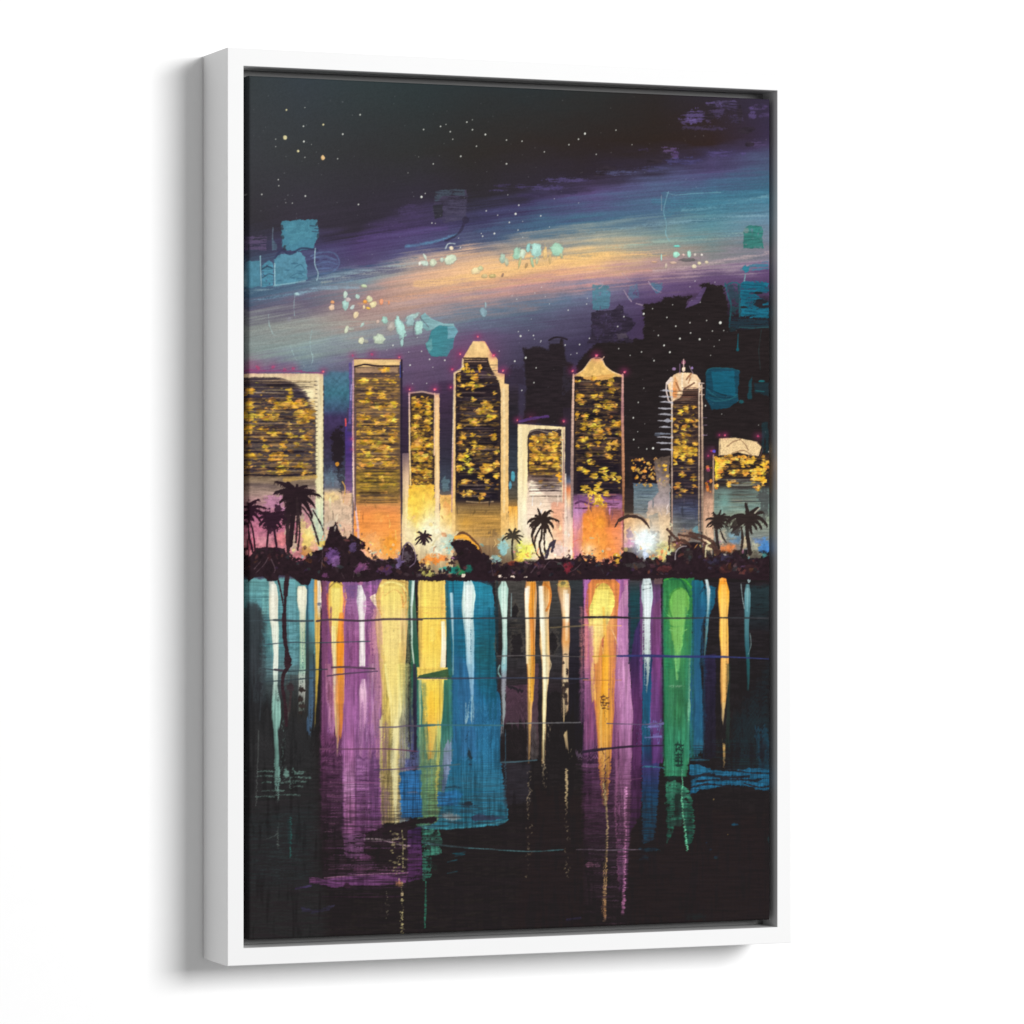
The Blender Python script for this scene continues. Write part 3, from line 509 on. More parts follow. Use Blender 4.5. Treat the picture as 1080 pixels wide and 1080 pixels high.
cluster([(625,487,3,4),(612,495,3.6,3.4),(619,497,3,4),(626,503,4,4),(637,497,4,4),(640,505,3,5),(632,511,3,4),(647,503,3,5),(652,506,3,4),(617,516,5,4),(624,522,5,4),(632,527,5,6),(640,521,3,3),(630,517,4,3),(626,530,4,3),(636,533,3,4)],seed=38,cols=[(222,178,54),(236,196,80),(200,156,50)])
gold(615,514,642,535,30,.6,1.6,seed=19)
S(curve([(607,531),(614,529),(625,533)]),2,(90,48,84)); S([(607,536),(625,536)],1.6,(80,40,70)); lines(636,520,656,540,8,[(90,50,70),(150,90,80),(60,36,44)],w=(.8,2),seed=30,a=.9)
P([(614,545),(622,535),(640,533),(645,560),(652,590),(618,592),(608,570)],[(535,(210,130,60)),(548,(240,142,46)),(575,(246,150,60)),(592,(250,170,90))],rough=2.5,soft=2.5,alpha=.9,var=.12,t='m')
R(638,536,656,560,[(536,(130,84,80)),(548,(170,90,56)),(560,(236,130,70))],rough=1.5,soft=2,alpha=.8); R(640,556,656,592,(238,128,80),rough=2,soft=2,alpha=.8)
glow(633,552,7,9,(252,170,50),.7); R(605,536,614,590,[(536,(190,130,190)),(560,(216,150,180)),(590,(170,90,170))],rough=1.2,soft=1.5,alpha=.8,var=.12,t='v2')
glow(623,580,9,7,(252,176,130),.8); D(622,578,2.4,3,(255,246,220),rough=.8); D(628,573,4,2.4,(176,100,40),rough=.3,alpha=.8); D(617,592,4,1.6,(246,180,90)); S(curve([(620,588),(628,580),(634,576)]),2,(190,110,50),alpha=.7); S(curve([(637,585),(640,575),(645,580)]),1.2,(190,100,60),alpha=.7)
S(curve([(604,572),(612,569),(618,575)]),.9,(210,90,110),alpha=.7)
S([(604.8,395),(604,440),(603.2,500),(603.6,545)],[1.8,2.6,3.2,1.6],[(395,(226,186,160)),(450,(206,170,150)),(500,(150,124,116)),(545,(140,120,120))],rough=.35,relief=.4)
S([(656.6,395),(656.4,440),(657.4,500),(657.4,545)],[2,3,3,1.8],[(395,(220,170,150)),(430,(176,124,126)),(470,(196,140,104)),(545,(140,90,60))],rough=.35,relief=.4); S([(657.2,540),(657,578)],1,(120,50,60))
# ---------------------------------------------------------------- tower seven (scaffolded)
R(708.5,413,739,572,[(413,(226,176,126)),(416,(60,44,40)),(520,(50,40,44)),(535,(58,58,78)),(556,(96,100,104)),(572,(120,110,104))],rough=.5,var=.12,t='h2')
P([(704,405),(707,399),(711,395),(716,393),(729,393),(735,396),(738.5,401),(739,412),(736,415),(724,412),(716,420),(708.5,424),(706,414)],(242,206,162),rough=.6,var=.1,t='m',relief=.5)
P([(709,403),(714,400),(716,412),(713,421),(709,421)],(232,170,116),rough=1,alpha=.8); P([(724,397),(733,399),(736,406),(728,408),(722,404)],(250,220,180),rough=1,alpha=.7)
for q,c in [([(720,394),(719,404),(721,414)],(252,232,200)),([(712,398),(711,410)],(226,160,100)),([(724,400),(729,394)],(150,100,70)),([(722,410),(732,404)],(110,74,56)),([(713,404),(717,412)],(150,96,60)),([(728,398),(726,404)],(180,130,90))]:
    S(curve(q),1.6,c,alpha=.85,rough=.5)
D(711,414,3,6,(226,150,90),rough=.5); R(720,410,737,421,(66,46,42),rough=.8,alpha=.9); lines(709,408,737,424,8,[(150,110,84),(50,36,36),(96,66,54)],seed=40,a=.8)
D(721,382,2.4,2.4,(150,84,110),alpha=.9); D(721,389.5,2,2.6,(252,226,190)); S([(721,379),(721,392)],.9,(226,190,180)); S([(717,384),(717,394)],.8,(120,90,120)); S([(727,386),(731,394)],1,(130,110,120)); D(711,389,1.8,1.6,(140,110,150)); D(730,388,1,1.2,(150,120,180))
lines(709,424,736,525,34,[(120,96,84),(36,28,34),(90,74,70),(150,120,90)],w=(.5,1.2),seed=41,a=.8,full=.4)
wash(709,425,736,480,(120,90,50),.62,.5); wash(710,470,736,482,(216,166,54),.4,.8)
cluster([(725,430,2.4,3.2),(718,435,3,3.6),(733,429,2,4),(710,443,2.6,3.2),(727,445,5,3),(715,450,3,3),(723,451,4,3.4),(734,447,2,5),(712,455,2.4,2.6),(720,459,3,2.2),(727,460,2,2),(714,465,3,4),(733,469,2.6,3.2),(721,468,1.6,5),(722,477,7,4),(713,478,3,6),(730,476,4,3),
   (712,488,2,5),(728,488,4,4),(720,484,3,3),(720,500,2.4,4),(732,505,3,5),(730,512,4,2),(715,513,3,4),(720,518,3,2.4),(716,523,4,2.6)],seed=39)
gold(709,426,736,500,14,.6,1.6,seed=43); R(709,522,738,570,[(522,(54,46,56)),(536,(62,66,90)),(552,(92,98,104)),(570,(120,112,104))],rough=1,soft=2,alpha=.8,var=.2,t='h2'); lines(710,528,736,568,12,[(110,110,120),(50,48,66),(80,90,120)],seed=44,a=.6)
D(734,559,3.4,5,(110,160,170),rough=.5,alpha=.8)
S([(708.6,400),(708.6,470),(708.8,560)],[1.4,1.6,1.6],[(400,(244,220,196)),(480,(196,170,150)),(560,(150,120,110))],rough=.35); S([(703,404),(702.6,412),(705,422),(709,426)],1.5,(226,206,196),alpha=.9)
S([(704,404),(708,399)],3,(240,220,206))
S([(737.2,404),(737.4,470),(737,560)],1.2,[(400,(250,226,200)),(480,(206,176,150)),(560,(150,130,110))]); S([(740,406),(740.8,470),(740.8,560)],[1.5,2.2,2.2],[(402,(236,206,180)),(480,(176,146,124)),(560,(140,120,104))],rough=.4); S([(739,412),(739,560)],1,(90,66,60),alpha=.8)
for i,(y,x0) in enumerate([(412,696),(418,695),(424,696),(430.5,694.5),(437,694.5),(443.5,694),(450.5,695),(457,691),(461,693),(466.8,692.5),(474,697)]):
    S([(x0,y),(x0+6,y+(.4 if i%2 else -.3)),(709,y+.6)],[.6,1.8,1.0],(186,184,192) if i != 7 else (130,136,150),rough=.5,alpha=.9)
D(704,443.5,3,2,(160,160,170),alpha=.8); D(693,458.6,3,2,(84,90,104),alpha=.7)
for y in (404,409,416): S([(737,y),(742.5,y+.3)],.9,(220,196,180))
for y in (440.5,448.3,459): S([(741,y),(745.5,y)],.7,(150,124,150),alpha=.8)
# ---------------------------------------------------------------- tower eight (far right)
R(752,478,814,580,[(478,(50,38,36)),(512,(52,42,40)),(517,(96,110,104)),(535,(112,134,126)),(548,(140,150,130)),(566,(130,136,130)),(580,(110,110,110))],rough=1,var=.14,t='h2')
P([(759.5,462.5),(775,461.5),(799,466),(803,471),(800,481),(790,480),(778,477),(768,480),(759.5,480)],(236,204,152),rough=.4,var=.08,t='f',relief=.5)
for q in ([(767,471),(773,466),(780,464)],[(780,463),(786,469),(789,475)],[(772,478),(784,475),(792,480)]): S(curve(q),1.2,(150,114,84),alpha=.8,rough=.5)
S(curve([(799,467),(804,473),(801,483)]),1.2,(80,60,60)); S([(759,463),(758.6,480)],1.2,(214,186,140))
wash(754,482,811,503,(150,108,44),.64,.6)
cluster([(757,484,5,3),(768,483,8,3),(780,483,8,3),(793,486,6,4),(760,494,5,5),(765,489,8,5),(787,489,10,5),(758,502,4,4),(775,498,5,4),(786,500,5,4),(800,497,6,5),(808,490,4,6),(797,505,4,5),(805,508,5,6),(769,511,3,3),(799,514,3,4),(756,513,2.6,3),(772,508,3,2)],seed=45,cols=[(236,180,56),(222,160,60),(240,196,90),(226,150,60)])
gold(754,480,811,512,26,.6,1.9,seed=46); D(755.5,494,1.8,9,(236,206,60),rough=.5)
lines(756,506,806,530,14,[(50,42,40),(150,150,130),(70,66,60)],w=(.7,1.7),seed=47,a=.85,full=.35); lines(756,525,810,560,12,[(150,170,160),(90,104,100),(170,170,140)],w=(.8,2),seed=48,a=.45,full=.4)
glow(764,528,7,12,(120,170,160),.6); glow(780,548,12,8,(206,206,170),.6); D(806,530,6,20,(60,56,58),rough=.6,alpha=.6,dry=.3,dt='v2')
S([(752.4,480),(752.4,575)],1.6,[(480,(196,160,130)),(575,(150,130,110))],alpha=.9); R(743,526,752,572,(214,170,140),rough=1,alpha=.7,dry=.3,dt='v2')
# ---------------------------------------------------------------- warning lamps on the roofs, pink
for (x,y,s,q) in [(259,386,4,1),(272,388,3,.8),(288,387,2.6,.8),(309,388.6,3,.8),(300,390,3,.6),(341,391.6,2,1.2),(372,374.8,2,1),(392.5,373.6,2.4,.9),(421,376.6,1.6,1.2),(432,410.5,2,1.3),(458.5,410.4,2.2,1.3),(504,354.8,2,1.2),(485.5,373,2,1.2),
      (520.5,374.6,1.8,1.6),(477,389.6,1.4,1.4),(475.4,408.4,1.4,1.6),(530.4,391,2.4,1.5),(545.5,443,1.8,1.4),(560,441,3,.6),(594.6,444.2,1.6,1.3),(604,391,2.2,1.3),(629,375,2.6,1.2),(658.4,392,2.2,1.3),(758.6,458.8,1.4,1.1),(764.7,458.8,1.6,1.4),(799.4,460,2,1.1),
      (750.6,475.8,2.2,.9),(747,481,1.6,1),(370.8,463,1.4,1),(371,474,1.2,.9)]:
    glow(x,y,s*2.8,s*2.6,(160,46,104),.36*q); D(x,y,s*.62,s*.62,(212,60,110),rough=.9,alpha=min(1,.66*q),var=.1)
    if q > 1.1: D(x,y+.6,s*.34,s*.34,(252,150,140),alpha=.9)
for x0,x1,y in [(258,318,390.5),(318,340,392.4)]: S([(x0,y),(x1,y+1.2)],2,(160,54,116),alpha=.55,rough=.8)
S([(374,378.2),(420,378.8)],1.1,(120,50,70),alpha=.7); S([(548,444.5),(562,441),(578,439)],2.4,(84,52,116),alpha=.9,rough=.8); D(753,476,1.6,1.6,(96,84,200))
S([(508,360),(512,361),(517,371)],.7,(226,120,110),alpha=.6)
# drag the lit windows sideways with the brush and melt the foot of each tower
SXF = field(5, .9, 51); SYF = field(2.4, 2.0, 52); SW1 = field(7, 7, 53); SW2 = field(6, 5, 54); SW3 = field(2, 9, 55)
for (x0, y0, x1, y1, ax) in [(256,410,332,505,5),(376,389,421,530,5),(434,418,457,515,2),(482,384,513,404,3),(481,404,526,528,3.5),(558,459,592,523,3),(608,403,654,530,3.5),(710,424,736,522,2.5),(755,483,811,512,2.5),(666,486,705,511,2)]:
    smear(x0, y0, x1, y1, ax*.28, .12, SXF, SYF); tone(x0, y0, x1, y1, 1.22, (96,76,52))
lines(256,402,332,505,30,[(40,32,36),(150,124,90),(58,46,46)],w=(.4,1.3),seed=80,a=.7,full=.25)
lines(375,394,421,530,38,[(40,30,34),(52,40,40),(160,130,96)],w=(.4,1.2),seed=81,a=.75,full=.35)
lines(481,404,527,525,34,[(40,32,36),(130,110,96),(34,28,32)],w=(.4,1.1),seed=82,a=.7,full=.3)
lines(607,402,655,520,26,[(36,28,30),(120,96,80),(34,28,32)],w=(.4,1.1),seed=83,a=.6,full=.25)
SW4 = field(13, 11, 56); SW5 = field(11, 14, 57)
for (x,y,rx,ry,c,a) in [(452,560,26,30,(255,238,170),.55),(445,540,14,18,(252,206,90),.5),(400,560,22,16,(250,160,90),.45),(470,560,10,22,(252,210,130),.4),(630,568,26,22,(252,150,70),.45),(565,570,18,24,(255,240,214),.5),(681,570,26,24,(250,236,214),.4),(330,560,14,22,(250,232,170),.45),(540,560,8,20,(250,206,130),.4),(355,545,12,18,(240,214,180),.35),(700,560,16,22,(240,210,160),.35),(275,560,18,20,(206,120,150),.35),(597,560,5,26,(252,226,206),.5)]: glow(x,y,rx,ry,c,a,p=1.2)
BR = [(236,184,62),(246,200,88),(224,166,52),(238,176,84)]
for (x,y,rx,ry) in [(266,411,4,3),(306,412,1.6,5),(286,423,5,2),(300,427,7,3),(312,429,6,3),(262,430,4,4),(275,437,4,2.4),(288,441,5,4),(322,437,6,3),(263,452,3,3),(290,458,4,3),(277,464,3,2.6),(307,460,3.4,3),(300,470,2.4,3.4),(282,474,2.6,3.6),(296,483,6,4),(295,499,6,4),(320,500,4,2),
   (405,390,5,2),(384,402,2.4,2.6),(391,413,3,3),(402,416,3,4),(398,430,8,2.4),(412,428,4,2.4),(386,424,4,2),(413,443,4,4),(397,446,3,2),(405,455,4,2.6),(414,462,4,4),(390,468,4,3),(405,475,5,3),(396,484,6,2.4),(388,503,4,4),(403,505,3,5),
   (439,424,2.6,3.4),(445,419,2,2),(452,434,2.4,5),(440,441,2.4,2),(438,452,2.4,3),(446,455,2,2),(453,454,1.4,2.4),(440,470,2.4,3),(445,483,3,3),(451,498,2.4,3),(437,496,2.4,3),
   (492,388,2.6,2.4),(497,392,2.4,2),(506,388,1.2,5),(501,397,2.4,3),(484.6,401,1.2,3.4),(489,408,3.4,1.3),(498,407,4,2.4),(508,407,2,1.7),(485,417,1.8,1.8),(499,422,2.4,2.4),(512,426,3,3),(517,431,3,2.6),(505,434,4.5,2),(512,444,3.4,2.2),(502,447,2.4,3),(484.6,450,2.6,2.2),(489,462,3,1.6),(498,458,1.6,1.6),(521,461,2.4,2.4),(501,470,3,2.2),(500,477,2,2.4),(488,481,4,1.8),
   (524,478,1.6,1.4),(496,490,2.4,2),(513,492,3.4,3.4),(508,503,1.8,1.8),(492,508,1.6,1.8),(514,508,1.2,2.4),(495,521,3.4,2),(508,523,2,2.2),
   (564,464,3,2.4),(573,461,3.4,2.4),(583,460,2.6,3.6),(580,471,2.6,4),(563,473,2.6,3.4),(588,468,1.6,2.4),(566,483,2.6,2.6),(585,484,2.6,3.4),(575,486,2.6,2.6),
   (611,420,2.6,3),(628,418,1.8,1.6),(632,429,1.8,2.4),(646,427,3,1.8),(630,434,2.4,1.6),(609,440,1.4,4),(617,440,1.8,3.8),(628,444,3,2.4),(650,447,2.4,2.6),(634,455,2.4,2),(628,462,2.4,1.8),(623,470,2.4,2),(643,471,2,3),(642,483,2.4,2.6),(650,467,1.6,2.6),(645,404,2.4,2.4),
   (625,487,1.6,2.4),(612,495,2,2),(619,497,1.6,2),(626,503,2.4,2.4),(637,497,2.4,2.4),(641,505,1.6,3.4),(632,511,1.7,2.6),(647,504,1.8,3),(617,516,3,2.4),(624,522,2.4,2.4),(632,527,3,2.4),(640,521,1.6,2),
   (725,430,1.7,2.4),(718,435,2.4,2.6),(733,429,1.2,2.6),(728,445,3,1.7),(715,450,1.8,2),(712,455,1.5,1.7),(714,465,1.8,2.4),(733,469,1.6,2),(721,468,1,3.4),(722,477,4.6,2),(713,478,1.8,3.6),(728,488,2.4,2.4),(720,500,1.4,2.6),(732,505,1.8,3),(715,513,1.8,2.4),
   (762,484,4,1.8),(775,483,4,1.8),(793,486,3,2.4),(765,490,4,2.6),(787,489,5,2.4),(758,501,2.4,2.4),(776,499,2.4,2),(800,497,3.4,3),(808,491,2.4,3.4),(797,505,2.4,3),(805,507,2.6,3),(769,511,1.8,1.8),(799,514,1.8,2.4)]:
    n_ = int(2+rx*ry/6)
    for i in range(n_):
        D(x+RNG.randn()*rx*.35, y+RNG.randn()*ry*.35, .8+rx*.3*RNG.rand(), .7+ry*.3*RNG.rand(), jit(BR[RNG.randint(4)],6), rough=.5, alpha=.85, var=.12, t='m', relief=.7)
# thin floor lines scratched back over the lit windows
for (x0,x1,y0,y1,n,sd) in [(256,333,402,505,44,90),(375,422,395,530,46,91),(433,458,418,516,26,92),(481,527,392,525,44,93),(557,593,458,515,20,94),(607,655,402,520,42,95),(709,737,426,520,30,96),(755,811,482,512,12,97)]:
    lines(x0,y0,x1,y1,n,[(42,33,36),(38,30,34),(60,46,42),(120,96,66)],w=(.35,1.0),seed=sd,a=.8,full=.1)
    gold(x0,y0,x1,y1,n,.5,1.1,2.2,seed=sd+20,a=.8)
    smear(x0+1,y0+1,x1-1,y1-1,1.3,.1,SXF,SYF)
R(426,572,478,606,[(572,(244,222,170)),(606,(170,140,100))],rough=1.5,soft=2,alpha=.9,t='v2'); R(478,566,546,600,[(566,(190,150,96)),(600,(120,96,70))],rough=1.5,soft=2,alpha=.8,t='v2')
for k in range(260):
    x = 343+465*RNG.rand(); y = 520+66*RNG.rand()
    i_ = int(np.clip((y-AY0)*SS,0,AH-1)); j_ = int(np.clip((x-AX0)*SS,0,AW-1)); c = IMG[i_, j_].astype(float)
    c = np.clip(c*(1+.22*RNG.randn())+RNG.choice([0,0,18,-14]),20,252); L = 3+10*RNG.rand()
    S([(x,y),(x+RNG.randn()*.8,y+L*.5),(x+RNG.randn()*1.0,y+L)],[.5,1+1.8*RNG.rand(),.5],c,alpha=.6,rough=.5)
# pale edges catch the light
for q,w in [([(334.5,397),(338,440),(337,500),(337,560)],2.6),([(549,451),(549.5,500),(550,570)],2.6),([(531,410),(532,460),(531.5,540)],2),([(461,420),(461,480),(461,540)],1.6)]: S(q,w,(250,236,196),alpha=.4,rough=.8,soft=1)
# ---------------------------------------------------------------- light along the shore
for (x,y,rx,ry,c,a) in [(392,572,14,10,(250,176,110),.6),(380,584,7,8,(250,178,176),.85),(412,577,8,12,(248,156,50),.8),(397,582,5,9,(252,196,150),.8),(470,575,14,16,(240,226,190),.7),(462,578,9,12,(236,238,214),.8),(474,574,8,10,(120,190,190),.8),
      (455,590,10,5,(240,130,40),.9),(466,588,8,4,(242,120,40),.8),(441,594,6,3,(230,150,60),.8),(450,604,11,5,(214,204,110),.85),(478,601,10,5,(30,130,120),.8),(483,600,3,6,(80,170,90),.8),(493,602,5,6,(30,120,100),.7),(468,601,6,4,(46,160,150),.7),
      (530,578,6,10,(140,200,204),.85),(522,590,7,6,(150,206,206),.75),(554,582,10,10,(232,238,84),.9),(549,588,7,6,(240,200,70),.7),(560,580,6,7,(246,246,110),.7),(581,560,6,14,(246,206,160),.5),(576,577,4,8,(250,226,180),.7),(590,580,8,8,(226,206,206),.6),
      (568,588,4,5,(240,190,150),.8),(666,573,8,4,(226,120,180),.8),(664,563,4,6,(120,90,130),.7),(651,588,4.5,6,(240,186,60),.85),(672,580,5,8,(60,50,90),.6),(681,586,3,5,(190,206,230),.8),
      (700,583,10,10,(216,196,110),.8),(694,590,9,6,(226,196,90),.8),(707,580,6,7,(226,226,140),.7),(697,575,5,5,(190,190,110),.7),(722,566,10,8,(176,130,100),.7),(715,575,8,5,(120,70,60),.7),(727,582,3,3,(240,196,160),.8),
      (768,578,8,5,(226,120,60),.75),(762,566,5,8,(206,190,160),.7),(776,565,9,7,(120,160,176),.7),(777,570,8,4,(90,130,170),.6),(786,572,5,7,(222,196,150),.7),(797,576,6,8,(200,196,160),.6),(806,576,7,9,(66,130,200),.85),(806,586,5,4,(80,170,170),.7),(800,570,6,5,(90,120,170),.7),(748,575,4,8,(220,206,150),.8)]:
    D(x,y,rx,ry,c,rough=.65,soft=.5,alpha=a,var=.14,t='m',relief=.4)
for k in range(8):
    a = k*.8; S([(681,572),(681+math.cos(a)*(12+3*(k%3)),572+math.sin(a)*(13+2*(k%2)))],[6,1.4],(226,246,246),alpha=.6,rough=1)
glow(681,571,12,13,(226,246,248),.95); D(680,571,9,10,(246,254,254),rough=.5,soft=.4,relief=.6); D(689,578,3,4,(150,176,176),alpha=.6,rough=.8)
glow(452,560,7,9,(255,252,232),.8)
S(curve([(456,575),(462,566),(470,563),(476,567),(480,572)]),2,(170,150,90),alpha=.7); S([(466,570),(474,566),(478,578)],5,(110,180,186),alpha=.6,rough=1.5)
for (x,y,rx,ry,c,a) in [(452,558,16,24,(255,246,204),.75),(440,535,10,16,(254,208,70),.55),(468,566,12,14,(254,240,206),.6),(398,580,20,12,(254,190,120),.6),(410,575,10,12,(254,160,50),.5),(555,580,12,11,(250,246,110),.6),(572,572,12,20,(255,246,226),.45),
        (630,574,22,15,(254,164,70),.6),(621,580,9,8,(255,220,170),.65),(681,571,17,17,(244,254,252),.75),(702,584,13,9,(250,232,150),.55),(536,575,8,12,(180,224,220),.45),(492,566,10,10,(250,196,110),.45),(326,572,9,12,(252,228,130),.5),(360,566,9,10,(250,206,170),.4),(768,578,9,5,(252,150,80),.45),(745,570,6,16,(240,220,180),.4)]:
    glow(x,y,rx,ry,c,a,p=1.1)
for k in range(110):
    x,y,sx,sy = [(452,562,15,16),(400,580,20,8),(630,576,18,10),(684,574,12,10),(560,580,14,9),(705,584,12,6),(478,582,14,8)][k%7]
    X_ = x+RNG.randn()*sx*.7; Y_ = y+RNG.randn()*sy*.7
    c = [(255,250,226),(254,214,110),(252,170,80),(250,196,150),(150,206,200),(240,120,60),(120,70,50)][RNG.randint(7) if k%7 != 3 else 0]
    D(X_,Y_,.7+2.4*RNG.rand()**2,.7+2.6*RNG.rand()**2,jit(c,8),rot=RNG.rand()*3,rough=.6,alpha=.42,var=.12,t='m',relief=.4)
# ---------------------------------------------------------------- shoreline silhouette
SH = (40,26,32)
P([(250,598),(258,594),(264,586),(269,578),(280,577),(292,577),(300,579),(304,586),(310,592),(318,594),(326,585),(334,581),(341,579),(345,566),(348,556),(352,555),(354,550),(356,557),(361,566),(366,570),(370,563),(376,566),(384,572),(386,575),(380,580),(388,588),(396,592),(410,593),(420,590),
   (425,576),(429,572),(434,576),(440,589),(444,600),(456,605),(472,607),(486,602),(480,580),(474,572),(480,570),(488,569),(494,574),(497,585),(503,589),(510,583),(516,586),(519,595),(530,596),(545,593),(560,595),(568,590),(572,582),(575,590),(590,589),(604,591),(612,584),(618,592),(630,596),(642,594),(650,590),
   (658,582),(668,583),(678,592),(688,597),(702,594),(703,585),(710,586),(714,580),(724,574),(733,573),(738,574),(743,585),(750,588),(762,590),(770,586),(776,580),(782,588),(796,592),(806,588),(813,584),(816,606),
   (800,612),(780,611),(762,608),(740,608),(722,606),(700,606),(690,609),(660,611),(640,610),(615,611),(590,611),(560,612),(540,612),(505,611),(470,611),(455,609),(440,610),(428,611),(400,610),(384,614),(362,613),(345,610),(330,614),(325,619),(317,618),(311,612),(306,607),(294,607),(292,613),(283,614),(277,608),(268,609),(262,615),(250,618)], SH, rough=.9, soft=.6, var=.14, t='m', relief=.3)
for (x,y,rx,ry,c) in [(351,586,8,10,(104,66,130)),(354,592,6,5,(126,84,140)),(343,607,4,2.4,(126,66,116)),(372,577,5,6,(84,64,104)),(383,598,7,5,(146,80,130)),(377,601,4,4,(120,60,112)),(407,600,8,6,(84,48,92)),(421,592,5,7,(126,104,156)),(430,584,6,8,(96,84,92)),(428,578,4,4,(60,44,52)),
      (450,604,9,4,(196,190,100)),(480,601,6,5,(26,110,100)),(486,604,4,4,(46,150,90)),(494,601,4,4,(24,100,86)),(494,576,5,5,(70,58,66)),(546,601,10,4,(54,40,40)),(599,598,5,6,(130,36,50)),(541,594,6,2,(120,50,40)),(700,600,7,4,(90,44,46)),(672,596,12,3,(66,60,60)),(640,592,6,4,(84,52,60)),
      (726,586,5,6,(56,46,46)),(765,600,7,5,(60,34,34)),(797,586,9,4,(120,112,96)),(766,588,9,4,(54,48,70)),(753,590,8,5,(50,46,66)),(780,592,14,4,(44,30,36)),(651,589,4,5.5,(236,180,60)),(681,585,3,5,(196,208,230)),(790,600,10,5,(56,34,38))]:
    D(x,y,rx,ry,c,rough=.6,alpha=.8,var=.2,t='m')
# foliage clumps and sparks along the bank
TOP = [(258,592),(270,578),(300,580),(318,592),(340,580),(352,560),(366,568),(386,576),(400,593),(420,591),(430,576),(446,598),(470,604),(484,580),(496,576),(508,586),(530,596),(560,594),(590,590),(612,587),(640,593),(655,585),(678,590),(700,592),(712,582),(730,574),(745,585),(770,587),(790,590),(810,588)]
for k in range(240):
    x = 257+555*RNG.rand(); y = np.interp(x, [t[0] for t in TOP], [t[1] for t in TOP])
    D(x, y+RNG.rand()*5-1, 1+2.4*RNG.rand(), 1+2.2*RNG.rand(), jit((42,28,34),5), rough=.9, alpha=.85, var=.15)
for k in range(190):
    x = 257+555*RNG.rand(); y = np.interp(x, [t[0] for t in TOP], [t[1] for t in TOP]); y = y+2+(606-y)*RNG.rand()
    c = [(84,52,60),(64,44,74),(96,60,40),(50,62,60),(120,64,60),(70,56,62),(30,20,26),(30,20,26)][RNG.randint(8)]
    D(x, y, .8+2.6*RNG.rand(), .6+1.6*RNG.rand(), jit(c,8), rough=.9, alpha=.55, var=.15, rot=RNG.rand()*3)
for k in range(110):
    x = 300+500*RNG.rand(); y = np.interp(x, [t[0] for t in TOP], [t[1] for t in TOP])-1-14*RNG.rand()**1.5
    c = [(250,214,120),(252,170,80),(240,130,90),(250,240,210),(120,180,180),(190,120,160),(96,60,60),(60,40,44)][RNG.randint(8)]
    D(x, y, .6+1.8*RNG.rand()**2, .6+2.2*RNG.rand()**2, jit(c,8), rough=.7, alpha=.6, var=.15, rot=RNG.rand()*3)
for q in ([(270,604),(278,596),(283,588)],[(282,612),(290,602),(286,590)],[(268,600),(275,592)],[(339,600),(340,586),(340,575)],[(360,604),(364,612)],[(372,612),(374,602)],[(573,600),(580,592),(590,594),(596,600)],[(560,604),(566,596)],[(520,607),(518,596)],[(613,594),(607,600),(600,604)]):
    S(curve(q),.8,(120,96,104),alpha=.5,rough=.5)
S(curve([(424,590),(426,577),(431,572),(437,580),(438,592),(432,598)]),1.1,(130,110,130),alpha=.8)
S(curve([(478,571),(486,562),(495,566),(503,574),(507,583)]),[1.5,2.4,3]+[3]*30,(96,62,44),alpha=.9,rough=.7); S(curve([(481,567),(489,566),(497,572),(503,578)]),4.5,(240,170,60),rough=.7); S(curve([(497,588),(504,582),(508,590)]),4,SH,rough=.8)
S(curve([(484,577),(492,574),(499,579),(502,590)]),8,SH,rough=1.2)
S(curve([(648.5,556),(653,549),(662,544.5),(671,545),(679,549),(685,557)]),[1.6]*8+[3.6]*16+[2.8]*12+[1.5]*10,(66,48,44),rough=.5); S(curve([(664,542.5),(674,543),(682,549)]),1,(150,120,96),alpha=.8)
for q,w in [([(704,558),(711,566),(716,570)],3),([(716,564),(728,566),(740,570),(752,578)],3),([(728,563),(742,566),(754,574),(758,582)],4),([(706,566),(706,580)],2),([(710,572),(720,570),(728,576)],3),([(744,572),(742,580),(745,588)],3),([(752,574),(756,584)],4)]:
    S(curve(q),w,(70,46,40),alpha=.85,rough=.9)
S(curve([(712,590),(713,582),(718,577),(724,576)]),1.2,(190,180,180),alpha=.7); S(curve([(744,587),(745,576),(749,573)]),1.4,(226,216,170),alpha=.8)
# palms
def frond(x,y,a,L,droop,w,c=SH):
    pts=[]; px,py=x,y; n=9
    for i in range(n+1):
        pts.append((px,py)); px+=math.cos(a)*L/n; py-=math.sin(a)*L/n; a+=droop/n
    S(pts,[w*(.5+.5*math.sin(min(1,(i+1.5)/n*1.1)*3.0)) if i<n else .5 for i in range(n+1)],c,rough=.55,soft=.5,relief=.3)
    for i in range(1,n):
        X,Y=pts[i]; q=L*.16*(1-.4*i/n)
        for e in (0,.5):
            X2=X+(pts[i+1][0]-X)*e; Y2=Y+(pts[i+1][1]-Y)*e
            S([(X2,Y2),(X2+RNG.randn()*.7+math.cos(a)*1.6,Y2+q*(.7+.6*RNG.rand()))],[1.2,.35],c,rough=.25,alpha=.9)
def palm(x,y,s,fr,trunk,c=SH,w=1):
    S(curve(trunk[0]),trunk[1],c,rough=.5)
    for (deg,L,dr) in fr: frond(x,y,math.radians(deg),L*s*1.06,dr,s*5.2*w,c)
    D(x,y,s*3,s*3.4,c,rough=.6)
palm(312,521,1,[(128,26,.9),(112,15,.6),(60,15,-1.0),(78,10,.2),(12,26,-.7),(-12,24,-.9),(-38,30,-.7),(150,24,1.2),(190,20,.8),(-70,22,-.3),(-100,22,.2),(165,16,.5),(25,20,-.6)],([(312,520),(309,545),(306,575)],[5]*17))
for (x,y,rx,ry) in [(306,530,8,12),(303,545,6,12),(310,535,9,9)]: D(x,y,rx,ry,SH,rough=.6,alpha=.95)
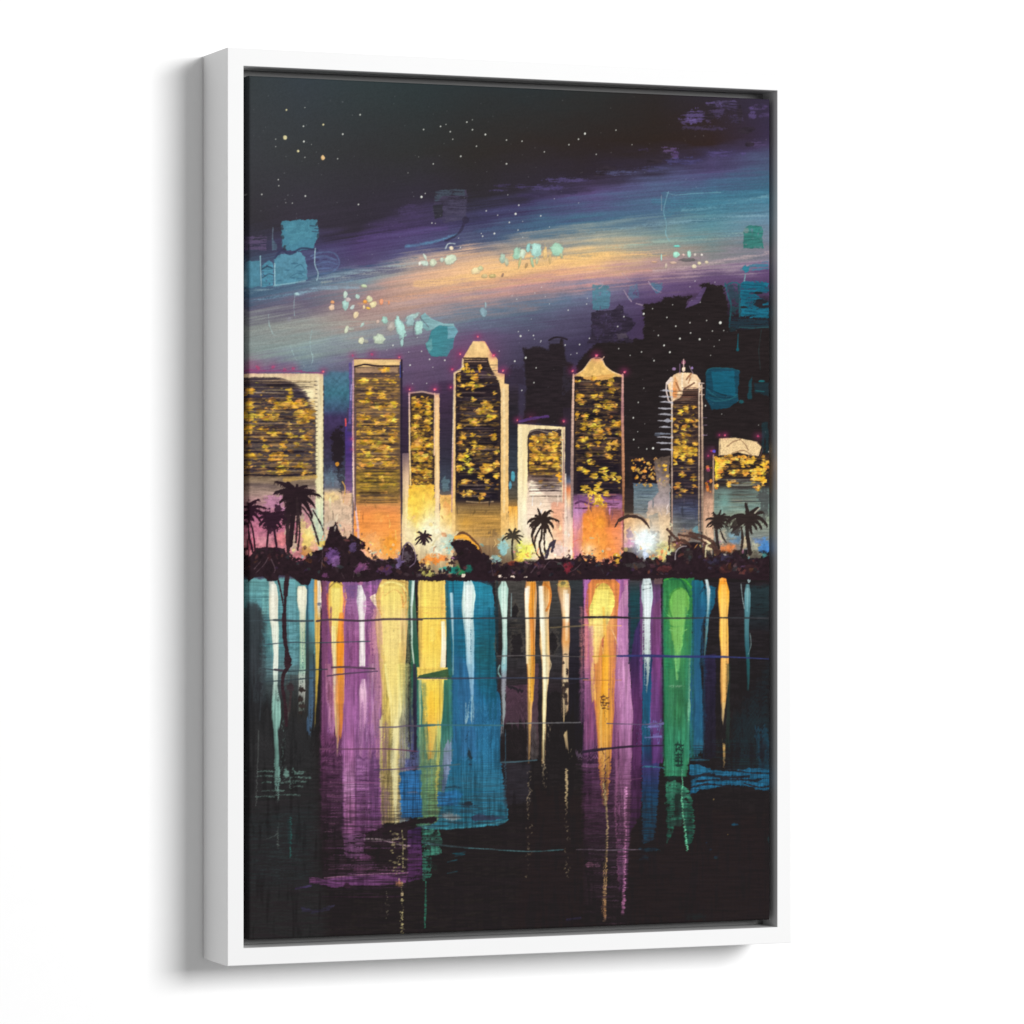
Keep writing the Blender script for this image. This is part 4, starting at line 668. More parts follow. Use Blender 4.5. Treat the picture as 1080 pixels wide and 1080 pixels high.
for q,w in [([(314,530),(316,560),(314,580)],2),([(313,525),(313.5,550),(312,572)],2.2),([(320,536),(328,548),(334,566),(336,574)],2.2),([(303,550),(304,582)],4),([(330,538),(338,552),(341,560)],1.2)]:
    S(curve(q),w,(48,34,38),rough=.7,alpha=.95)
palm(287,547,.8,[(150,18,1.2),(120,20,1.6),(60,18,-1.2),(30,20,-1.4),(180,20,1.2),(210,14,.5),(-30,16,-.6),(-60,14,-.3),(240,14,.2),(-90,12,0)],([(288,548),(290,565),(292,580)],[2.4]*17),(46,24,38))
for (x,y,rx,ry) in [(287,548,8,10),(286,556,9,6),(294,540,6,9)]: D(x,y,rx,ry,(46,24,38),rough=.7,alpha=.9)
palm(260,538,.8,[(60,22,-.8),(30,26,-1.0),(10,26,-1.0),(90,14,-.2),(-20,24,-.8),(120,14,.8),(-50,16,-.3)],([(262,540),(262,560),(266,580)],[2.4]*17),(44,20,34)); D(261,540,6,12,(44,20,34),rough=.5)
S(curve([(263,548),(267,562),(269,582)]),1.8,(50,24,36)); S(curve([(258,550),(261,570),(262,590)]),2,(60,26,40)); S(curve([(283,560),(281,580)]),2,(50,26,38))
palm(571,549,.72,[(100,18,.3),(60,20,-.5),(75,14,-.3),(150,22,1.6),(25,26,-1.1),(175,20,1.3),(5,22,-1.5),(195,18,.8),(-35,22,-.8),(215,22,.9),(-60,18,-.4),(120,12,.8)],([(572,548),(571,566),(569,575),(572,590)],[2]*25),(48,36,32))
for q in ([(570,556),(564,570),(566,584),(572,590)],[(574,555),(574,572),(575,584)],[(578,556),(583,568),(584,572)],[(563,553),(561,566),(565,580)]): S(curve(q),1.6,(52,38,34),rough=.7)
for q in ([(585,570),(580,576),(576,588)],[(584,572),(582,582)]): S(curve(q),3,(62,54,66),rough=1)
palm(541,566,.5,[(110,18,.3),(80,18,-.3),(60,18,-.6),(160,26,1.6),(30,20,-1.2),(5,18,-1.2),(-30,20,-.6),(190,14,.6),(140,16,.6)],([(541,566),(540,578),(541,590)],[1.8]*17),(62,54,44))
palm(447,566,.46,[(80,14,-.2),(120,16,.6),(40,18,-1.2),(170,22,1.3),(10,20,-1.4),(210,24,.6),(-40,16,-.4),(-80,18,-.1),(240,16,.2)],([(447,566),(446,574)],[2]*9),(50,34,40))
palm(757,549,.62,[(80,18,-.3),(110,16,.4),(40,22,-1.0),(150,20,1.0),(15,22,-1.0),(185,22,1.0),(-20,18,-.4),(215,16,.2),(60,16,-.6),(-50,14,0)],([(757,549),(756,562),(758,578)],[2.4]*17),(46,36,34)); D(757,552,6,7,(46,36,34),rough=.7)
for q in ([(759,556),(762,566),(766,572)],[(754,556),(756,575)]): S(curve(q),1.5,(56,46,44),rough=.6)
palm(789,546,.85,[(95,18,.2),(60,18,-.6),(35,20,-.6),(155,34,1.9),(15,28,-1.6),(175,22,1.2),(200,24,.4),(-15,22,-1.0),(-45,18,-.4),(220,24,.0),(-80,20,.1)],([(789,548),(788,562),(791,584)],[4]*17),(46,36,34)); D(789,549,7,6,(46,36,34),rough=.6)
S(curve([(782,556),(783,570),(781,584)]),2.4,(56,44,40),rough=.7); S([(796,541),(801,536)],1.4,(176,170,150)); D(773,552,8,4,(70,64,56),rough=.8,alpha=.7,dry=.4,dt='m'); D(776,560,5,5,(52,42,40),rough=.8,alpha=.8)
# ---------------------------------------------------------------- the water
WB = (33,28,29)
R(250,614,816,1004,[(614,(40,34,38)),(700,(32,28,30)),(1004,(36,31,30))],rough=.1,var=.16,t='h2')
P([(258,740),(330,740),(345,1000),(250,1000)],(46,47,48),rough=3,soft=8,alpha=.7,var=.14,t='h'); P([(262,860),(330,850),(330,930),(262,940)],(44,58,60),rough=3,soft=8,alpha=.45,dry=.4,dt='h')
P([(560,830),(811,860),(811,970),(540,990)],(38,29,27),rough=3,soft=8,alpha=.8,var=.12,t='h')
# redraw the ragged shore over the waterline
R(258,610,334,745,[(610,(104,160,160)),(640,(90,146,152)),(680,(84,140,146)),(706,(92,124,128)),(724,(60,70,72)),(745,(40,40,42))],rough=1.5,soft=2,var=.12,t='h',alpha=.97)
P([(255,634),(270,634),(280,648),(277,700),(276,760),(255,760)],[(634,(62,70,74)),(660,(56,60,64)),(700,(50,50,54)),(760,(38,38,40))],rough=3,soft=5,alpha=.92,var=.14,t='v2')
R(276,620,286,650,(118,176,172),rough=2,soft=2,alpha=.6,dry=.4,dt='h'); D(288,668,7,22,(120,178,172),rough=.5,soft=.5,alpha=.5)
P([(303,612),(312,612),(314,700),(304,704)],(110,168,176),rough=1,soft=1.5,alpha=.7,dry=.2,dt='h2')
col_([(612,328,10,(84,140,166)),(660,328,11,(90,150,160)),(690,327,8,(60,80,80)),(710,329,10,(70,100,120)),(740,328,8,(76,104,130)),(775,326,4,(70,96,124))],dry1=.5)
col_([(612,324,2,(40,80,104)),(700,324,4,(48,50,46)),(760,324,4,(44,42,40))],alpha=.8)
R(300,712,324,760,[(712,(70,70,70)),(760,(46,44,42))],rough=1,alpha=.6,dry=.4,dt='v')
# white and pale streaks left
W = (226,226,206)
col_([(613,286,5,(206,206,196)),(618,287.5,8,(206,214,200)),(632,288.5,10,(224,220,198)),(650,288.5,9,(226,226,204)),(662,290,8,(216,226,208)),(690,291,5.5,(226,232,214)),(704,290.5,5,(226,230,214)),(722,290.5,4,(196,220,206)),(741,291.5,9,(150,196,182)),(760,292,9,(140,186,172)),(775,291.5,4,(130,176,164)),(806,292.5,5,(120,166,154)),(826,292.5,7,(130,172,160))],dry1=.25,relief=.8)
col_([(826,292.5,5,(120,166,156)),(842,293,2.6,(150,180,170)),(856,291,1.2,(150,176,166))],dry0=.2,dry1=.45)
col_([(866,293,1.4,(120,140,134)),(896,293,1.3,(140,156,146))],dry0=.4,dry1=.5)
for y0,x0,x1 in [(814,272,288),(819,270,288),(825.6,276,286),(814.6,308,322),(820.6,303,328),(824.8,300,324),(839,290,318),(834.5,276,300),(840.6,270,290),(830,310,320),(826,296,312)]:
    S(curve([(x0,y0),((x0+x1)/2,y0-.6),(x1,y0)]),[.8]*8+[1.7]*8+[.7],(112,148,136),alpha=.75,dry=.3,dt='f')
D(302,815,3,6,(112,150,138),rough=.5,alpha=.9); S([(309,810),(312,816),(320,816)],[1,2.4,1],(118,156,144),alpha=.8); S([(306,820),(306.4,832)],1.2,(120,156,144),alpha=.7); S([(307,862),(306.6,890),(306,904)],1.2,(50,110,104),alpha=.8); S([(305,866),(305.5,890)],3,(40,74,74),alpha=.4)
S([(273,770),(272,810),(270,850)],.6,(120,126,122),alpha=.6); S(curve([(278,886),(285,884),(293,880)]),.8,(110,126,120),alpha=.6)
D(303,752,3,6,(110,104,100),alpha=.6,rough=.6)
for k in range(26): D(301-RNG.rand()*4,760+k*2.6,.5,.9,(120,156,146),alpha=.5)
col_([(618,318,7,(214,206,186)),(622,318.5,10.5,(236,232,204)),(634,318.5,10,(226,224,200)),(646,319,7,(216,220,196)),(670,319,6,(166,190,156)),(704,319,6.5,(150,196,170)),(712,318,7,(190,206,190)),(730,318.5,7,(190,190,180)),(752,318,5,(90,100,90))],dry1=.35,relief=.8)
for (x,y,rx,ry) in [(318,727,3,3),(317,737,2.5,3),(319,745,3,2.4),(317,752,2,2)]: D(x,y,rx,ry,(40,38,36),rough=.7,alpha=.85)
col_([(611,334.4,6,(210,150,70)),(622,335,8.5,(226,166,80)),(640,335,7,(216,170,96)),(700,334.5,3.4,(226,190,80)),(750,333,1.4,(190,160,70)),(770,332.6,1,(150,130,70))],relief=.6)
col_([(611,336,3.4,(236,226,206)),(640,337,4.4,(236,226,206)),(652,336,2,(226,196,120))],relief=.6); D(336.5,637,2,1.6,(130,130,140))
# purple fields
PU = (140,70,126)
R(339,612,348,880,[(612,(116,66,92)),(660,(128,66,108)),(740,(140,76,124)),(780,(120,60,106)),(880,(50,34,46))],rough=1,soft=1,var=.14,t='v2')
R(345,612,404,882,[(612,(136,84,140)),(640,(166,100,158)),(680,(150,76,134)),(720,(160,84,150)),(780,(168,96,162)),(840,(150,84,146)),(882,(110,60,104))],rough=1.5,soft=1.5,var=.16,t='v2')
col_([(700,346,6,(180,110,140)),(740,349,9,(206,140,170)),(775,352,8,(190,126,160)),(790,352,6,(120,66,100))],dry1=.5,alpha=.8)
P([(339,772),(361,776),(362,884),(338,884)],[(772,(120,60,104)),(800,(84,44,76)),(850,(58,36,52)),(884,(36,28,32))],rough=2,soft=3,alpha=.92,var=.3,t='h2')
lines(340,785,362,888,46,[(150,86,136),(176,110,150),(36,28,32),(110,60,100)],w=(.5,1.3),seed=60,a=.65,full=.25,dry=.3)
col_([(740,344.5,4,(130,66,120)),(780,344,3,(110,56,100))],alpha=.6)
R(395,640,404,780,[(640,(226,156,150)),(672,(206,146,160)),(780,(176,120,170))],rough=1.5,soft=2,alpha=.7,var=.12,t='v2')
col_([(700,392,9,(190,140,176)),(740,391,12,(196,136,184)),(780,390,12,(180,120,176)),(800,392,12,(150,90,150))],dry0=.3,dry1=.5,alpha=.8)
R(376,800,401,872,[(800,(156,96,156)),(872,(126,66,120))],rough=1.5,alpha=.7,var=.2,t='h2'); lines(375,795,402,878,50,[(186,130,184),(90,50,92),(200,140,190),(74,44,74)],w=(.5,1.2),seed=61,a=.65,full=.4)
R(390,795,401,865,(96,56,104),rough=1.5,soft=2,alpha=.6,dry=.3,dt='h')
col_([(770,368,10,(170,92,156)),(800,369,11,(190,108,172)),(828,368,12,(214,144,200)),(850,369,12,(190,112,170)),(885,368,12,(136,76,126))],tx='v2',rough=1.5,alpha=.9,var=.12,soft=2)
# the orange & yellow pair
col_([(612,354,9,(216,190,90)),(616,354,14,(240,216,96)),(632,354,17,(248,222,108)),(650,354,15,(248,210,90)),(680,356,13,(250,204,96)),(702,357,11.5,(240,170,90)),(716,357,12,(232,160,110)),(740,358,10,(236,170,90)),(765,357,7,(230,170,110)),(782,356,3,(206,150,120))],edge=(240,160,90),relief=.9,dry1=.3)
col_([(646,360,5,(246,160,70)),(680,359,8,(246,150,40)),(702,358,6,(244,150,40)),(720,359,6,(230,146,60)),(760,360,5,(220,130,60)),(778,358,3,(200,120,70))],relief=.6,dry1=.3)
col_([(660,351,4,(252,230,150)),(700,352.5,4,(252,236,170)),(712,352,3.4,(240,216,190)),(740,353,2.4,(236,200,160)),(780,355,1.6,(236,200,140))],relief=.5)
S(curve([(347,620),(354,614),(362,618)]),1.6,(150,120,70),alpha=.7); S([(364,622),(365.5,632),(363,640)],[1,1.8,1],(250,170,120),alpha=.8)
col_([(782,356,2.4,(226,200,150)),(790,356,1.6,(200,160,140)),(800,355,1,(160,110,130))],dry0=.2,dry1=.4)
# pink-white taper
D(380.6,614,3,3.4,(190,110,160),rough=.4); D(384,620,2.4,4,(130,76,130),rough=.4)
col_([(617,379,4,(226,216,216)),(630,381,9.5,(236,228,226)),(640,381.5,9,(236,226,226)),(652,381.5,6,(236,222,220)),(680,382,6,(230,214,216)),(703,382,6,(240,230,226))],relief=.9)
col_([(716,383,4,(226,180,206)),(730,382.6,7,(232,186,210)),(750,383,7,(222,160,200)),(775,382,6,(206,140,190)),(800,381,4,(190,120,176))],dry1=.45,relief=.5)
D(377.5,634,1.4,4,(210,196,206))
for (x,y,rx,ry,c) in [(391,622,7,8,(176,90,166)),(388,640,6,10,(190,110,170)),(370,640,6,10,(180,110,170)),(371,624,8,9,(106,76,130)),(375,668,4,5,(176,100,160)),(369,662,3,4,(180,110,150))]: D(x,y,rx,ry,c,rough=.6,soft=.5,alpha=.6,dry=.3,dt='h2')
# the broad yellow reflection
col_([(611,416,26,(210,180,100)),(616,416,32,(236,206,110)),(630,414,37,(246,216,116)),(645,414.5,34,(246,210,130)),(655,413,35,(244,210,140)),(672,413,32,(240,210,130)),(704,414,27,(232,206,110)),(730,415,25,(236,210,110)),(760,415,25,(226,204,120)),(800,415,26,(210,190,120)),(840,415,24,(200,180,120)),(868,416,22,(170,150,104))],edge=(216,170,110),relief=.9,dry1=.22,tx='v2')
P([(390,630),(396,626),(398,645),(396,640)],(246,216,190),rough=.8,relief=.5)
R(403,735,412,868,[(735,(206,180,90)),(868,(150,130,90))],rough=1,soft=1.6,alpha=.75,dry=.25,dt='v')
R(421,700,431,868,[(700,(226,210,120)),(740,(160,170,130)),(800,(140,140,170)),(820,(110,130,150))],rough=1,soft=1.8,alpha=.7,dry=.2,dt='v')
col_([(700,406,2.5,(250,236,150)),(740,412,3,(250,236,160)),(752,410,2,(240,216,120))],alpha=.8); col_([(700,420,3,(252,236,130)),(750,422,4,(250,240,170)),(770,418,4,(250,240,180)),(800,415,6,(236,226,170)),(840,417,3,(226,214,160)),(872,418,2.6,(210,200,150))],dry1=.15,alpha=.9,relief=.5)
col_([(760,401.6,2.4,(240,230,150)),(830,402,2,(206,190,120)),(870,403,1.6,(170,150,110))],alpha=.8)
for q,c,w in [([(401,618),(412,614),(424,618),(430,628),(430,640)],(250,230,140),2),([(404,624),(400,634),(404,646)],(240,180,110),1.4),([(419,622),(424,630),(425,640)],(230,170,90),2),([(424,620),(428,632),(424,640)],(226,166,90),1.2),([(404,612),(416,611),(430,616)],(190,150,80),1.4),([(399,640),(404,652)],(230,160,90),1.2)]:
    S(curve(q),w,c,alpha=.8,rough=.5,relief=.9)
S([(419,640),(427,641)],.8,(200,160,80)); lines(400,655,428,700,14,[(250,226,150),(230,190,110)],seed=62,a=.4)
# green slot with a thin white thread
col_([(610,434,6,(70,120,116)),(640,434,9,(84,120,90)),(660,435,9,(60,96,84)),(690,437,9,(40,90,66)),(712,437,10,(40,96,72)),(760,436,8,(56,60,84)),(790,437,7,(96,100,150))],relief=.3)
col_([(612,436,3,(190,216,206)),(620,435.6,3,(206,226,216)),(640,434,2,(214,230,220)),(680,434,1.6,(190,216,196)),(704,437,1.2,(206,220,200))],relief=.6)
col_([(700,437,3,(50,50,60)),(740,438,5,(44,38,60)),(770,438.5,4,(40,32,54)),(797,438,4,(40,32,50))],alpha=.9)
# yellow two
col_([(611,455,28,(236,206,100)),(625,456,31,(246,212,100)),(645,456,30,(244,206,96)),(670,456,30,(246,204,84)),(706,456,27,(250,214,96))],edge=(226,190,110),relief=.9,tx='v2')
for (x,y,rx,ry,c) in [(449,632,6,10,(250,226,110)),(465,635,4,14,(250,190,100)),(456,670,3,12,(250,230,130)),(464,665,3,12,(240,170,60)),(446,680,4,12,(246,200,90))]: D(x,y,rx,ry,c,rough=.5,soft=.6,alpha=.6)
col_([(655,467,4,(250,236,190)),(680,468,5,(250,240,210)),(704,467,6,(250,236,200))],relief=.6); col_([(640,444,6,(240,190,90)),(652,443,5,(220,170,70))],alpha=.5)
P([(440,705),(452,707),(470,704),(478,706),(478,716),(440,716)],(44,96,74),rough=.8,alpha=.95)
R(440,715,479,872,[(715,(66,126,100)),(760,(56,120,110)),(820,(100,140,120)),(872,(90,140,110))],rough=1,soft=1,var=.12,t='v2')
col_([(716,456,24,(236,200,90)),(740,457,22,(246,200,70)),(764,456,20,(244,196,80)),(766,456,18,(244,200,100)),(790,455,11,(240,190,90)),(801,455,5,(220,170,80))],relief=.7,tx='v2',edge=(230,220,120))
col_([(730,455,5,(244,170,50)),(764,455,7,(244,176,60)),(800,455,3,(230,160,70))],alpha=.8,relief=.4)
R(443,766,463,868,[(766,(120,160,110)),(800,(170,180,110)),(830,(120,160,90)),(868,(130,160,100))],rough=1.6,soft=2,alpha=.6,dry=.3,dt='v'); col_([(766,464,3,(196,206,120)),(830,461,3,(190,190,100)),(858,461,2.4,(170,180,100))],dry1=.4)
col_([(715,443,2.6,(220,220,170)),(766,443,2,(170,190,140)),(800,444,2,(120,150,120))],alpha=.8)
col_([(784,473,10,(150,160,186)),(810,473,11,(140,150,190)),(835,471,10,(110,140,190))],alpha=.85,dry0=.1,dry1=.3)
# blue field
P([(470,612),(482,611),(497,612),(506,614),(518,618),(521,630),(522,680),(524,712),(528,740),(528,800),(532,830),(536,858),(536,865),(530,870),(500,873),(470,875),(446,875),(462,866),(468,840),(477,800),(477,716),(474,660)],
  [(612,(34,124,148)),(640,(42,116,146)),(680,(28,100,126)),(712,(34,98,132)),(760,(42,106,146)),(800,(44,114,150)),(830,(50,124,154)),(875,(50,122,144))],rough=.9,var=.1,t='h',relief=.4)
P([(502,650),(522,650),(524,735),(512,740),(500,715)],[(650,(22,100,124)),(690,(10,92,100)),(735,(26,96,124))],rough=3,soft=4,alpha=.85,var=.1)
P([(477,690),(500,700),(503,800),(478,800)],(58,112,160),rough=3,soft=5,alpha=.6,var=.12,t='v2')
P([(500,612),(518,616),(521,640),(503,650)],(44,136,160),rough=2,soft=3,alpha=.6); lines(478,740,530,860,34,[(70,150,190),(40,104,150),(80,150,180)],w=(.5,1.2),seed=63,a=.45,full=.5)
lines(500,640,522,730,22,[(20,80,104),(50,130,156)],w=(.5,1),seed=64,a=.45,full=.6)
col_([(616,471,4,(40,110,140)),(660,473,5,(40,104,116)),(712,474,6,(40,100,96))],alpha=.8); col_([(625,476,3,(180,214,224)),(650,477,3,(170,200,210)),(680,478,1.2,(150,190,190)),(712,477.6,1,(120,170,170))],relief=.5)
S([(477.6,613),(477.8,625)],.7,(40,60,80),alpha=.8)
col_([(612,493,8,(190,220,220)),(617,494,11,(206,230,226)),(628,494.5,14,(216,236,226)),(638,493.5,13,(220,240,230)),(652,493.5,11,(196,224,220)),(670,495,10,(160,200,210)),(700,496,8,(150,196,214)),(712,497,5,(140,186,210)),(735,498,2.6,(130,176,206))],dry1=.2,relief=.9)
col_([(735,498,2.4,(150,190,206)),(762,494,8,(150,190,200))],dry0=.45,dry1=.55,alpha=.9)
for x in (491,499): S([(x,740),(x+.6,750),(x-.2,761)],1.1,(160,196,206),alpha=.8,dry=.25,dt='f')
D(495.5,799,2.8,5,(34,50,60),rough=.5,alpha=.95); D(492,778,2,1,(36,60,84)); D(496,807,2,1,(40,60,80))
P([(462,836),(481,834),(488,838),(482,850),(462,851)],(52,128,190),rough=1,alpha=.9); D(492,848,4.5,3,(40,50,60),rough=.8,alpha=.9); S([(484,848),(504,851)],.9,(40,70,90)); S(curve([(470,831),(478,830),(486,831)]),2,(36,70,90),alpha=.8)
D(475,862,11,5,(160,160,160),rough=.5,soft=.5,alpha=.8); P([(496,862),(506,858),(524,861),(533,862),(520,865),(500,866)],(56,60,84),rough=1,alpha=.9)
for q in ([(464,853),(490,857),(530,862)],[(470,850),(490,852),(512,858)],[(480,866),(510,868),(534,864)]): S(curve(q),1,(40,96,120),alpha=.7,rough=.4)
P([(422,814),(444,812),(445,845),(446,862),(424,863),(422,840)],(50,118,178),rough=.9,var=.08,t='h2',relief=.6); S([(423,812),(443,811)],1.4,(150,120,160),alpha=.7); S([(430,836),(440,836)],1.2,(140,150,180),alpha=.7)
P([(430,790),(443,790),(443,811),(426,811)],(96,104,156),rough=1.2,alpha=.8,dry=.2,dt='v')
D(452,866,9,3,(44,32,36),rough=.5); D(446,873,6,2,(90,160,160),rough=.6,alpha=.8); S(curve([(446,871),(470,874),(500,872),(534,866)]),[1.4]*24+[2],(76,160,176),alpha=.8)
# central dark panel with arches
P([(522,612),(616,612),(616,730),(524,730)],[(612,(72,68,64)),(640,(64,62,60)),(660,(44,42,42)),(690,(50,48,50)),(730,(44,36,40))],rough=1,soft=1,alpha=.95,var=.14,t='h2')
R(600,612,616,800,[(612,(48,52,54)),(650,(48,46,54)),(700,(34,30,38)),(800,(30,26,28))],rough=.6,var=.1)
for (x,y,rx,ry) in [(543,645,4,8),(545,680,6,13),(583,678,5,12),(527,680,4,14)]:
    D(x,y,rx+2.4,ry+2.4,(84,76,68),rough=.4,alpha=.6); D(x,y,rx,ry,(34,30,32),rough=.35,alpha=.95)
R(539,688,552,694,(34,30,32)); lines(537,655,556,666,5,[(90,80,70)],seed=65,a=.6)
P([(534,724),(560,722),(562,766),(530,764)],[(724,(84,56,72)),(766,(74,52,64))],rough=1.4,alpha=.85,var=.16,t='h2'); S(curve([(536,724),(544,727),(551,729)]),[1,2,3]+[3]*14,(40,34,40)); R(556,700,568,800,[(700,(84,60,72)),(760,(96,70,80)),(800,(70,62,60))],rough=1,alpha=.8,dry=.2,dt='v')
R(528,764,560,805,(36,30,32),rough=1.2,alpha=.7,var=.2); R(556,765,566,803,(84,76,76),rough=1,alpha=.7,dry=.35,dt='h2')
P([(530,804),(560,806),(560,845),(532,850)],(48,44,52),rough=2,soft=3,alpha=.7)
col_([(613,531,4,(196,220,206)),(621,530.5,11,(176,214,200)),(630,530.5,10,(186,222,208)),(650,532,5,(190,220,206)),(680,532.5,5,(170,210,200)),(704,531.5,6,(150,200,206)),(715,531.5,5,(150,150,160)),(750,531,4,(150,160,160)),(775,529,2,(110,110,116))],dry1=.3,relief=.8)
S(curve([(527,702),(525,708),(528,714)]),1.6,(150,196,190),alpha=.8); S([(539.4,626),(539,650)],1,(130,150,150),alpha=.8); S([(533,770),(533.6,860)],.7,(60,100,120),alpha=.8)
for (x,y) in [(527,608),(533,611),(488,607),(555,610),(541,609)]: D(x,y,2.2,1.8,(236,216,196),rough=.6)
# three candle-flame reflections
for X0,cs in ((560,1),(574.5,2),(595.5,3)):
    if cs == 1:
        col_([(613,560,10,(226,160,70)),(626,559.5,13.5,(240,196,130)),(650,560,11,(236,190,120)),(660,559.5,11,(236,196,140)),(700,559.5,8,(230,176,90)),(722,560,7,(232,170,60)),(750,559,4,(240,190,110)),(800,558.5,2,(190,150,90)),(806,558.5,1,(150,120,80))],edge=(180,120,90),relief=.9,dry1=.3)
        col_([(614,562,5,(226,140,40)),(640,560,6,(232,146,40)),(655,561,5,(220,130,50)),(700,562,4,(226,150,50)),(740,561,3,(240,180,60))],alpha=.85,relief=.4); col_([(620,555,3,(250,240,226)),(650,555.5,3,(252,236,200)),(700,556,2,(240,216,170))],relief=.5)
    if cs == 2:
        col_([(613,576,7,(216,140,60)),(628,575,13,(236,180,110)),(650,574,9,(240,210,160)),(680,574,10,(240,214,150)),(704,576,8,(236,216,170)),(730,574.6,5,(246,236,180)),(756,573.6,3.4,(252,236,170)),(770,573.6,4,(246,230,170)),(806,573.6,3,(220,196,150))],edge=(200,130,70),relief=.9,dry1=.3)
        col_([(618,570,4,(252,240,216)),(650,571,4,(252,244,220)),(680,573,3.4,(252,240,200)),(730,575,2.6,(254,246,200))],relief=.5); S(curve([(574,616),(580,622),(580,634),(576,644)]),2.4,(220,130,50),alpha=.85,relief=.6); S(curve([(576,690),(581,700),(579,708)]),1.4,(200,180,140),alpha=.8)
    if cs == 3:
        col_([(612,594,10,(190,140,70)),(622,595,14,(214,170,110)),(638,596,10,(236,200,160)),(650,596.5,8,(240,206,150)),(658,597,8,(214,150,90)),(676,596.5,9,(226,160,90)),(690,596.5,7,(230,196,150)),(715,596,7,(222,200,160)),(748,596,8,(206,180,140)),(762,595,3,(226,196,140))],edge=(160,110,80),relief=.9,dry1=.4)
        D(595,616,6,4,(200,170,90),rough=.5); D(594,615,3,2,(120,110,70),rough=.6); col_([(626,598,4,(252,240,220)),(656,598,3.4,(250,230,190))],relief=.5)
for (x,y,rx,ry) in [(597,722,3,4),(596,735,3,4),(597,742,2.4,3),(595,728,2,3),(598,710,1.4,4)]: D(x,y,rx,ry,(50,38,36),rough=.7,alpha=.85)
col_([(775,596.5,4,(236,206,150)),(793,599,2,(200,170,130))],relief=.5); col_([(811,598,2,(214,186,140)),(843,597.6,2,(200,176,130)),(860,597,1.2,(150,130,110))],dry1=.35,relief=.4)
for X0,y0,y1,n in [(558,805,1000,60),(598,862,925,22),(574,800,832,16),(600,790,800,4),(580,760,792,9)]:
    for k in range(n):
        y = y0+(y1-y0)*RNG.rand()
        if X0 == 558 and y > 925: continue
        D(X0+RNG.randn()*1.5,y,.5,.9,(190,170,136),alpha=.25+.55*RNG.rand())
for q in ([(560,822),(557,828),(561,834)],[(559,836),(556,846),(558,860)],[(575,806),(573,816),(574,830)]): S(curve(q),.9,(180,160,126),alpha=.7,rough=.6,dry=.3,dt='f')
# violet field with the orange flame
R(615,611,664,800,[(611,(170,96,166)),(640,(176,90,156)),(655,(222,140,150)),(690,(206,120,150)),(730,(150,84,130)),(800,(120,66,110))],rough=.8,soft=.8,var=.14,t='v2')
R(615,790,664,975,[(790,(110,60,106)),(840,(90,50,84)),(900,(50,36,46)),(975,(34,28,30))],rough=1.6,soft=3,var=.26,t='h2',alpha=.8,dry=.12,dt='h')
D(626,800,14,6,(54,34,54),rough=.7,alpha=.8,dry=.25,dt='h'); lines(607,790,640,812,12,[(130,80,130),(50,34,50),(160,100,150)],w=(.6,2),seed=66,a=.8); D(610,796,3.6,2.6,(90,70,90),rough=.5,alpha=.8)
R(612,640,624,760,[(640,(206,120,130)),(690,(226,140,130)),(720,(170,100,150)),(760,(110,60,104))],rough=1.6,soft=2,alpha=.6,dry=.2,dt='v')
R(658,612,662.5,800,[(612,(196,110,160)),(700,(206,140,190)),(800,(150,90,140))],rough=.6,alpha=.8)
P([(658,622),(661,614),(662.5,625),(664,700),(668,760),(667,800),(655,800),(648,720),(645,655)],[(614,(206,140,180)),(660,(206,130,186)),(700,(220,150,200)),(760,(196,126,180)),(800,(160,96,146))],rough=.8,var=.12,t='v',relief=.4)
col_([(611,636,24,(200,120,60)),(616,637,34,(226,140,70)),(640,636,32,(230,150,80)),(655,636,30,(236,170,100)),(690,637,26,(230,150,80)),(740,637,22,(222,156,66)),(770,638,17,(226,164,66)),(800,638,14,(210,150,70)),(830,638,8,(170,120,70)),(850,638,4,(150,116,80))],relief=.8,dry1=.35,tx='v',edge=(216,120,80))
P([(629,616),(636,614),(643,618),(648,630),(648,638),(644,650),(640,660),(636,690),(632,670),(626,700),(622,670),(620,652),(622,640),(626,628)],[(614,(236,200,90)),(640,(252,236,120)),(660,(250,214,130)),(700,(240,180,90))],rough=.7,var=.08,relief=.9)
P([(634.5,674),(637.5,670),(636.5,686),(634,680)],(190,92,70),rough=.6,alpha=.8); col_([(660,623,5,(252,230,160)),(700,624,5,(250,206,130)),(740,627,4,(246,190,90))],alpha=.8,relief=.4); col_([(690,638,6,(244,170,40)),(740,638,8,(236,160,40)),(790,638,6,(230,160,70))],alpha=.8); col_([(740,634,3,(250,200,100)),(800,634,3,(236,180,100))],alpha=.7)
S(curve([(628,620),(636,614),(645,620),(649,632)]),1.4,(226,140,80),alpha=.8); S(curve([(645,664),(651,680),(650,700)]),1,(250,206,150),alpha=.7)
for (x,y) in [(635,736),(640,736),(636,744),(641,743),(638,749),(639,756),(636,794),(641,800)]: D(x,y,2,1.2,(90,56,40),rough=.8,alpha=.8)
col_([(826,637,2,(226,196,130)),(870,641,2.4,(190,160,120)),(890,640,2,(200,170,120)),(910,639,3,(210,170,110)),(945,637.5,4,(206,160,110)),(962,637,5,(210,150,96)),(972,638,1.5,(180,140,110))],dry0=.25,dry1=.4,relief=.5)
col_([(800,652,5,(150,96,130)),(860,651,5,(150,90,130)),(930,653,3,(140,80,120))],dry0=.3,dry1=.5,alpha=.8)
col_([(740,659,12,(200,130,186)),(800,660,13,(176,106,160)),(850,659,13,(140,84,124)),(900,658,11,(120,70,110)),(940,657,8,(84,50,80))],dry1=.25,alpha=.85,tx='v')
col_([(830,660,3,(220,140,196)),(880,659,3,(206,126,176)),(925,659,2.4,(220,130,190)),(950,658,3,(190,110,160)),(965,657,3,(150,90,130))],dry0=.1,dry1=.35,relief=.5)
lines(620,850,665,975,70,[(110,70,104),(36,28,32),(130,86,124),(30,26,28)],w=(.5,1.2),seed=67,a=.55,full=.2,dry=.3)
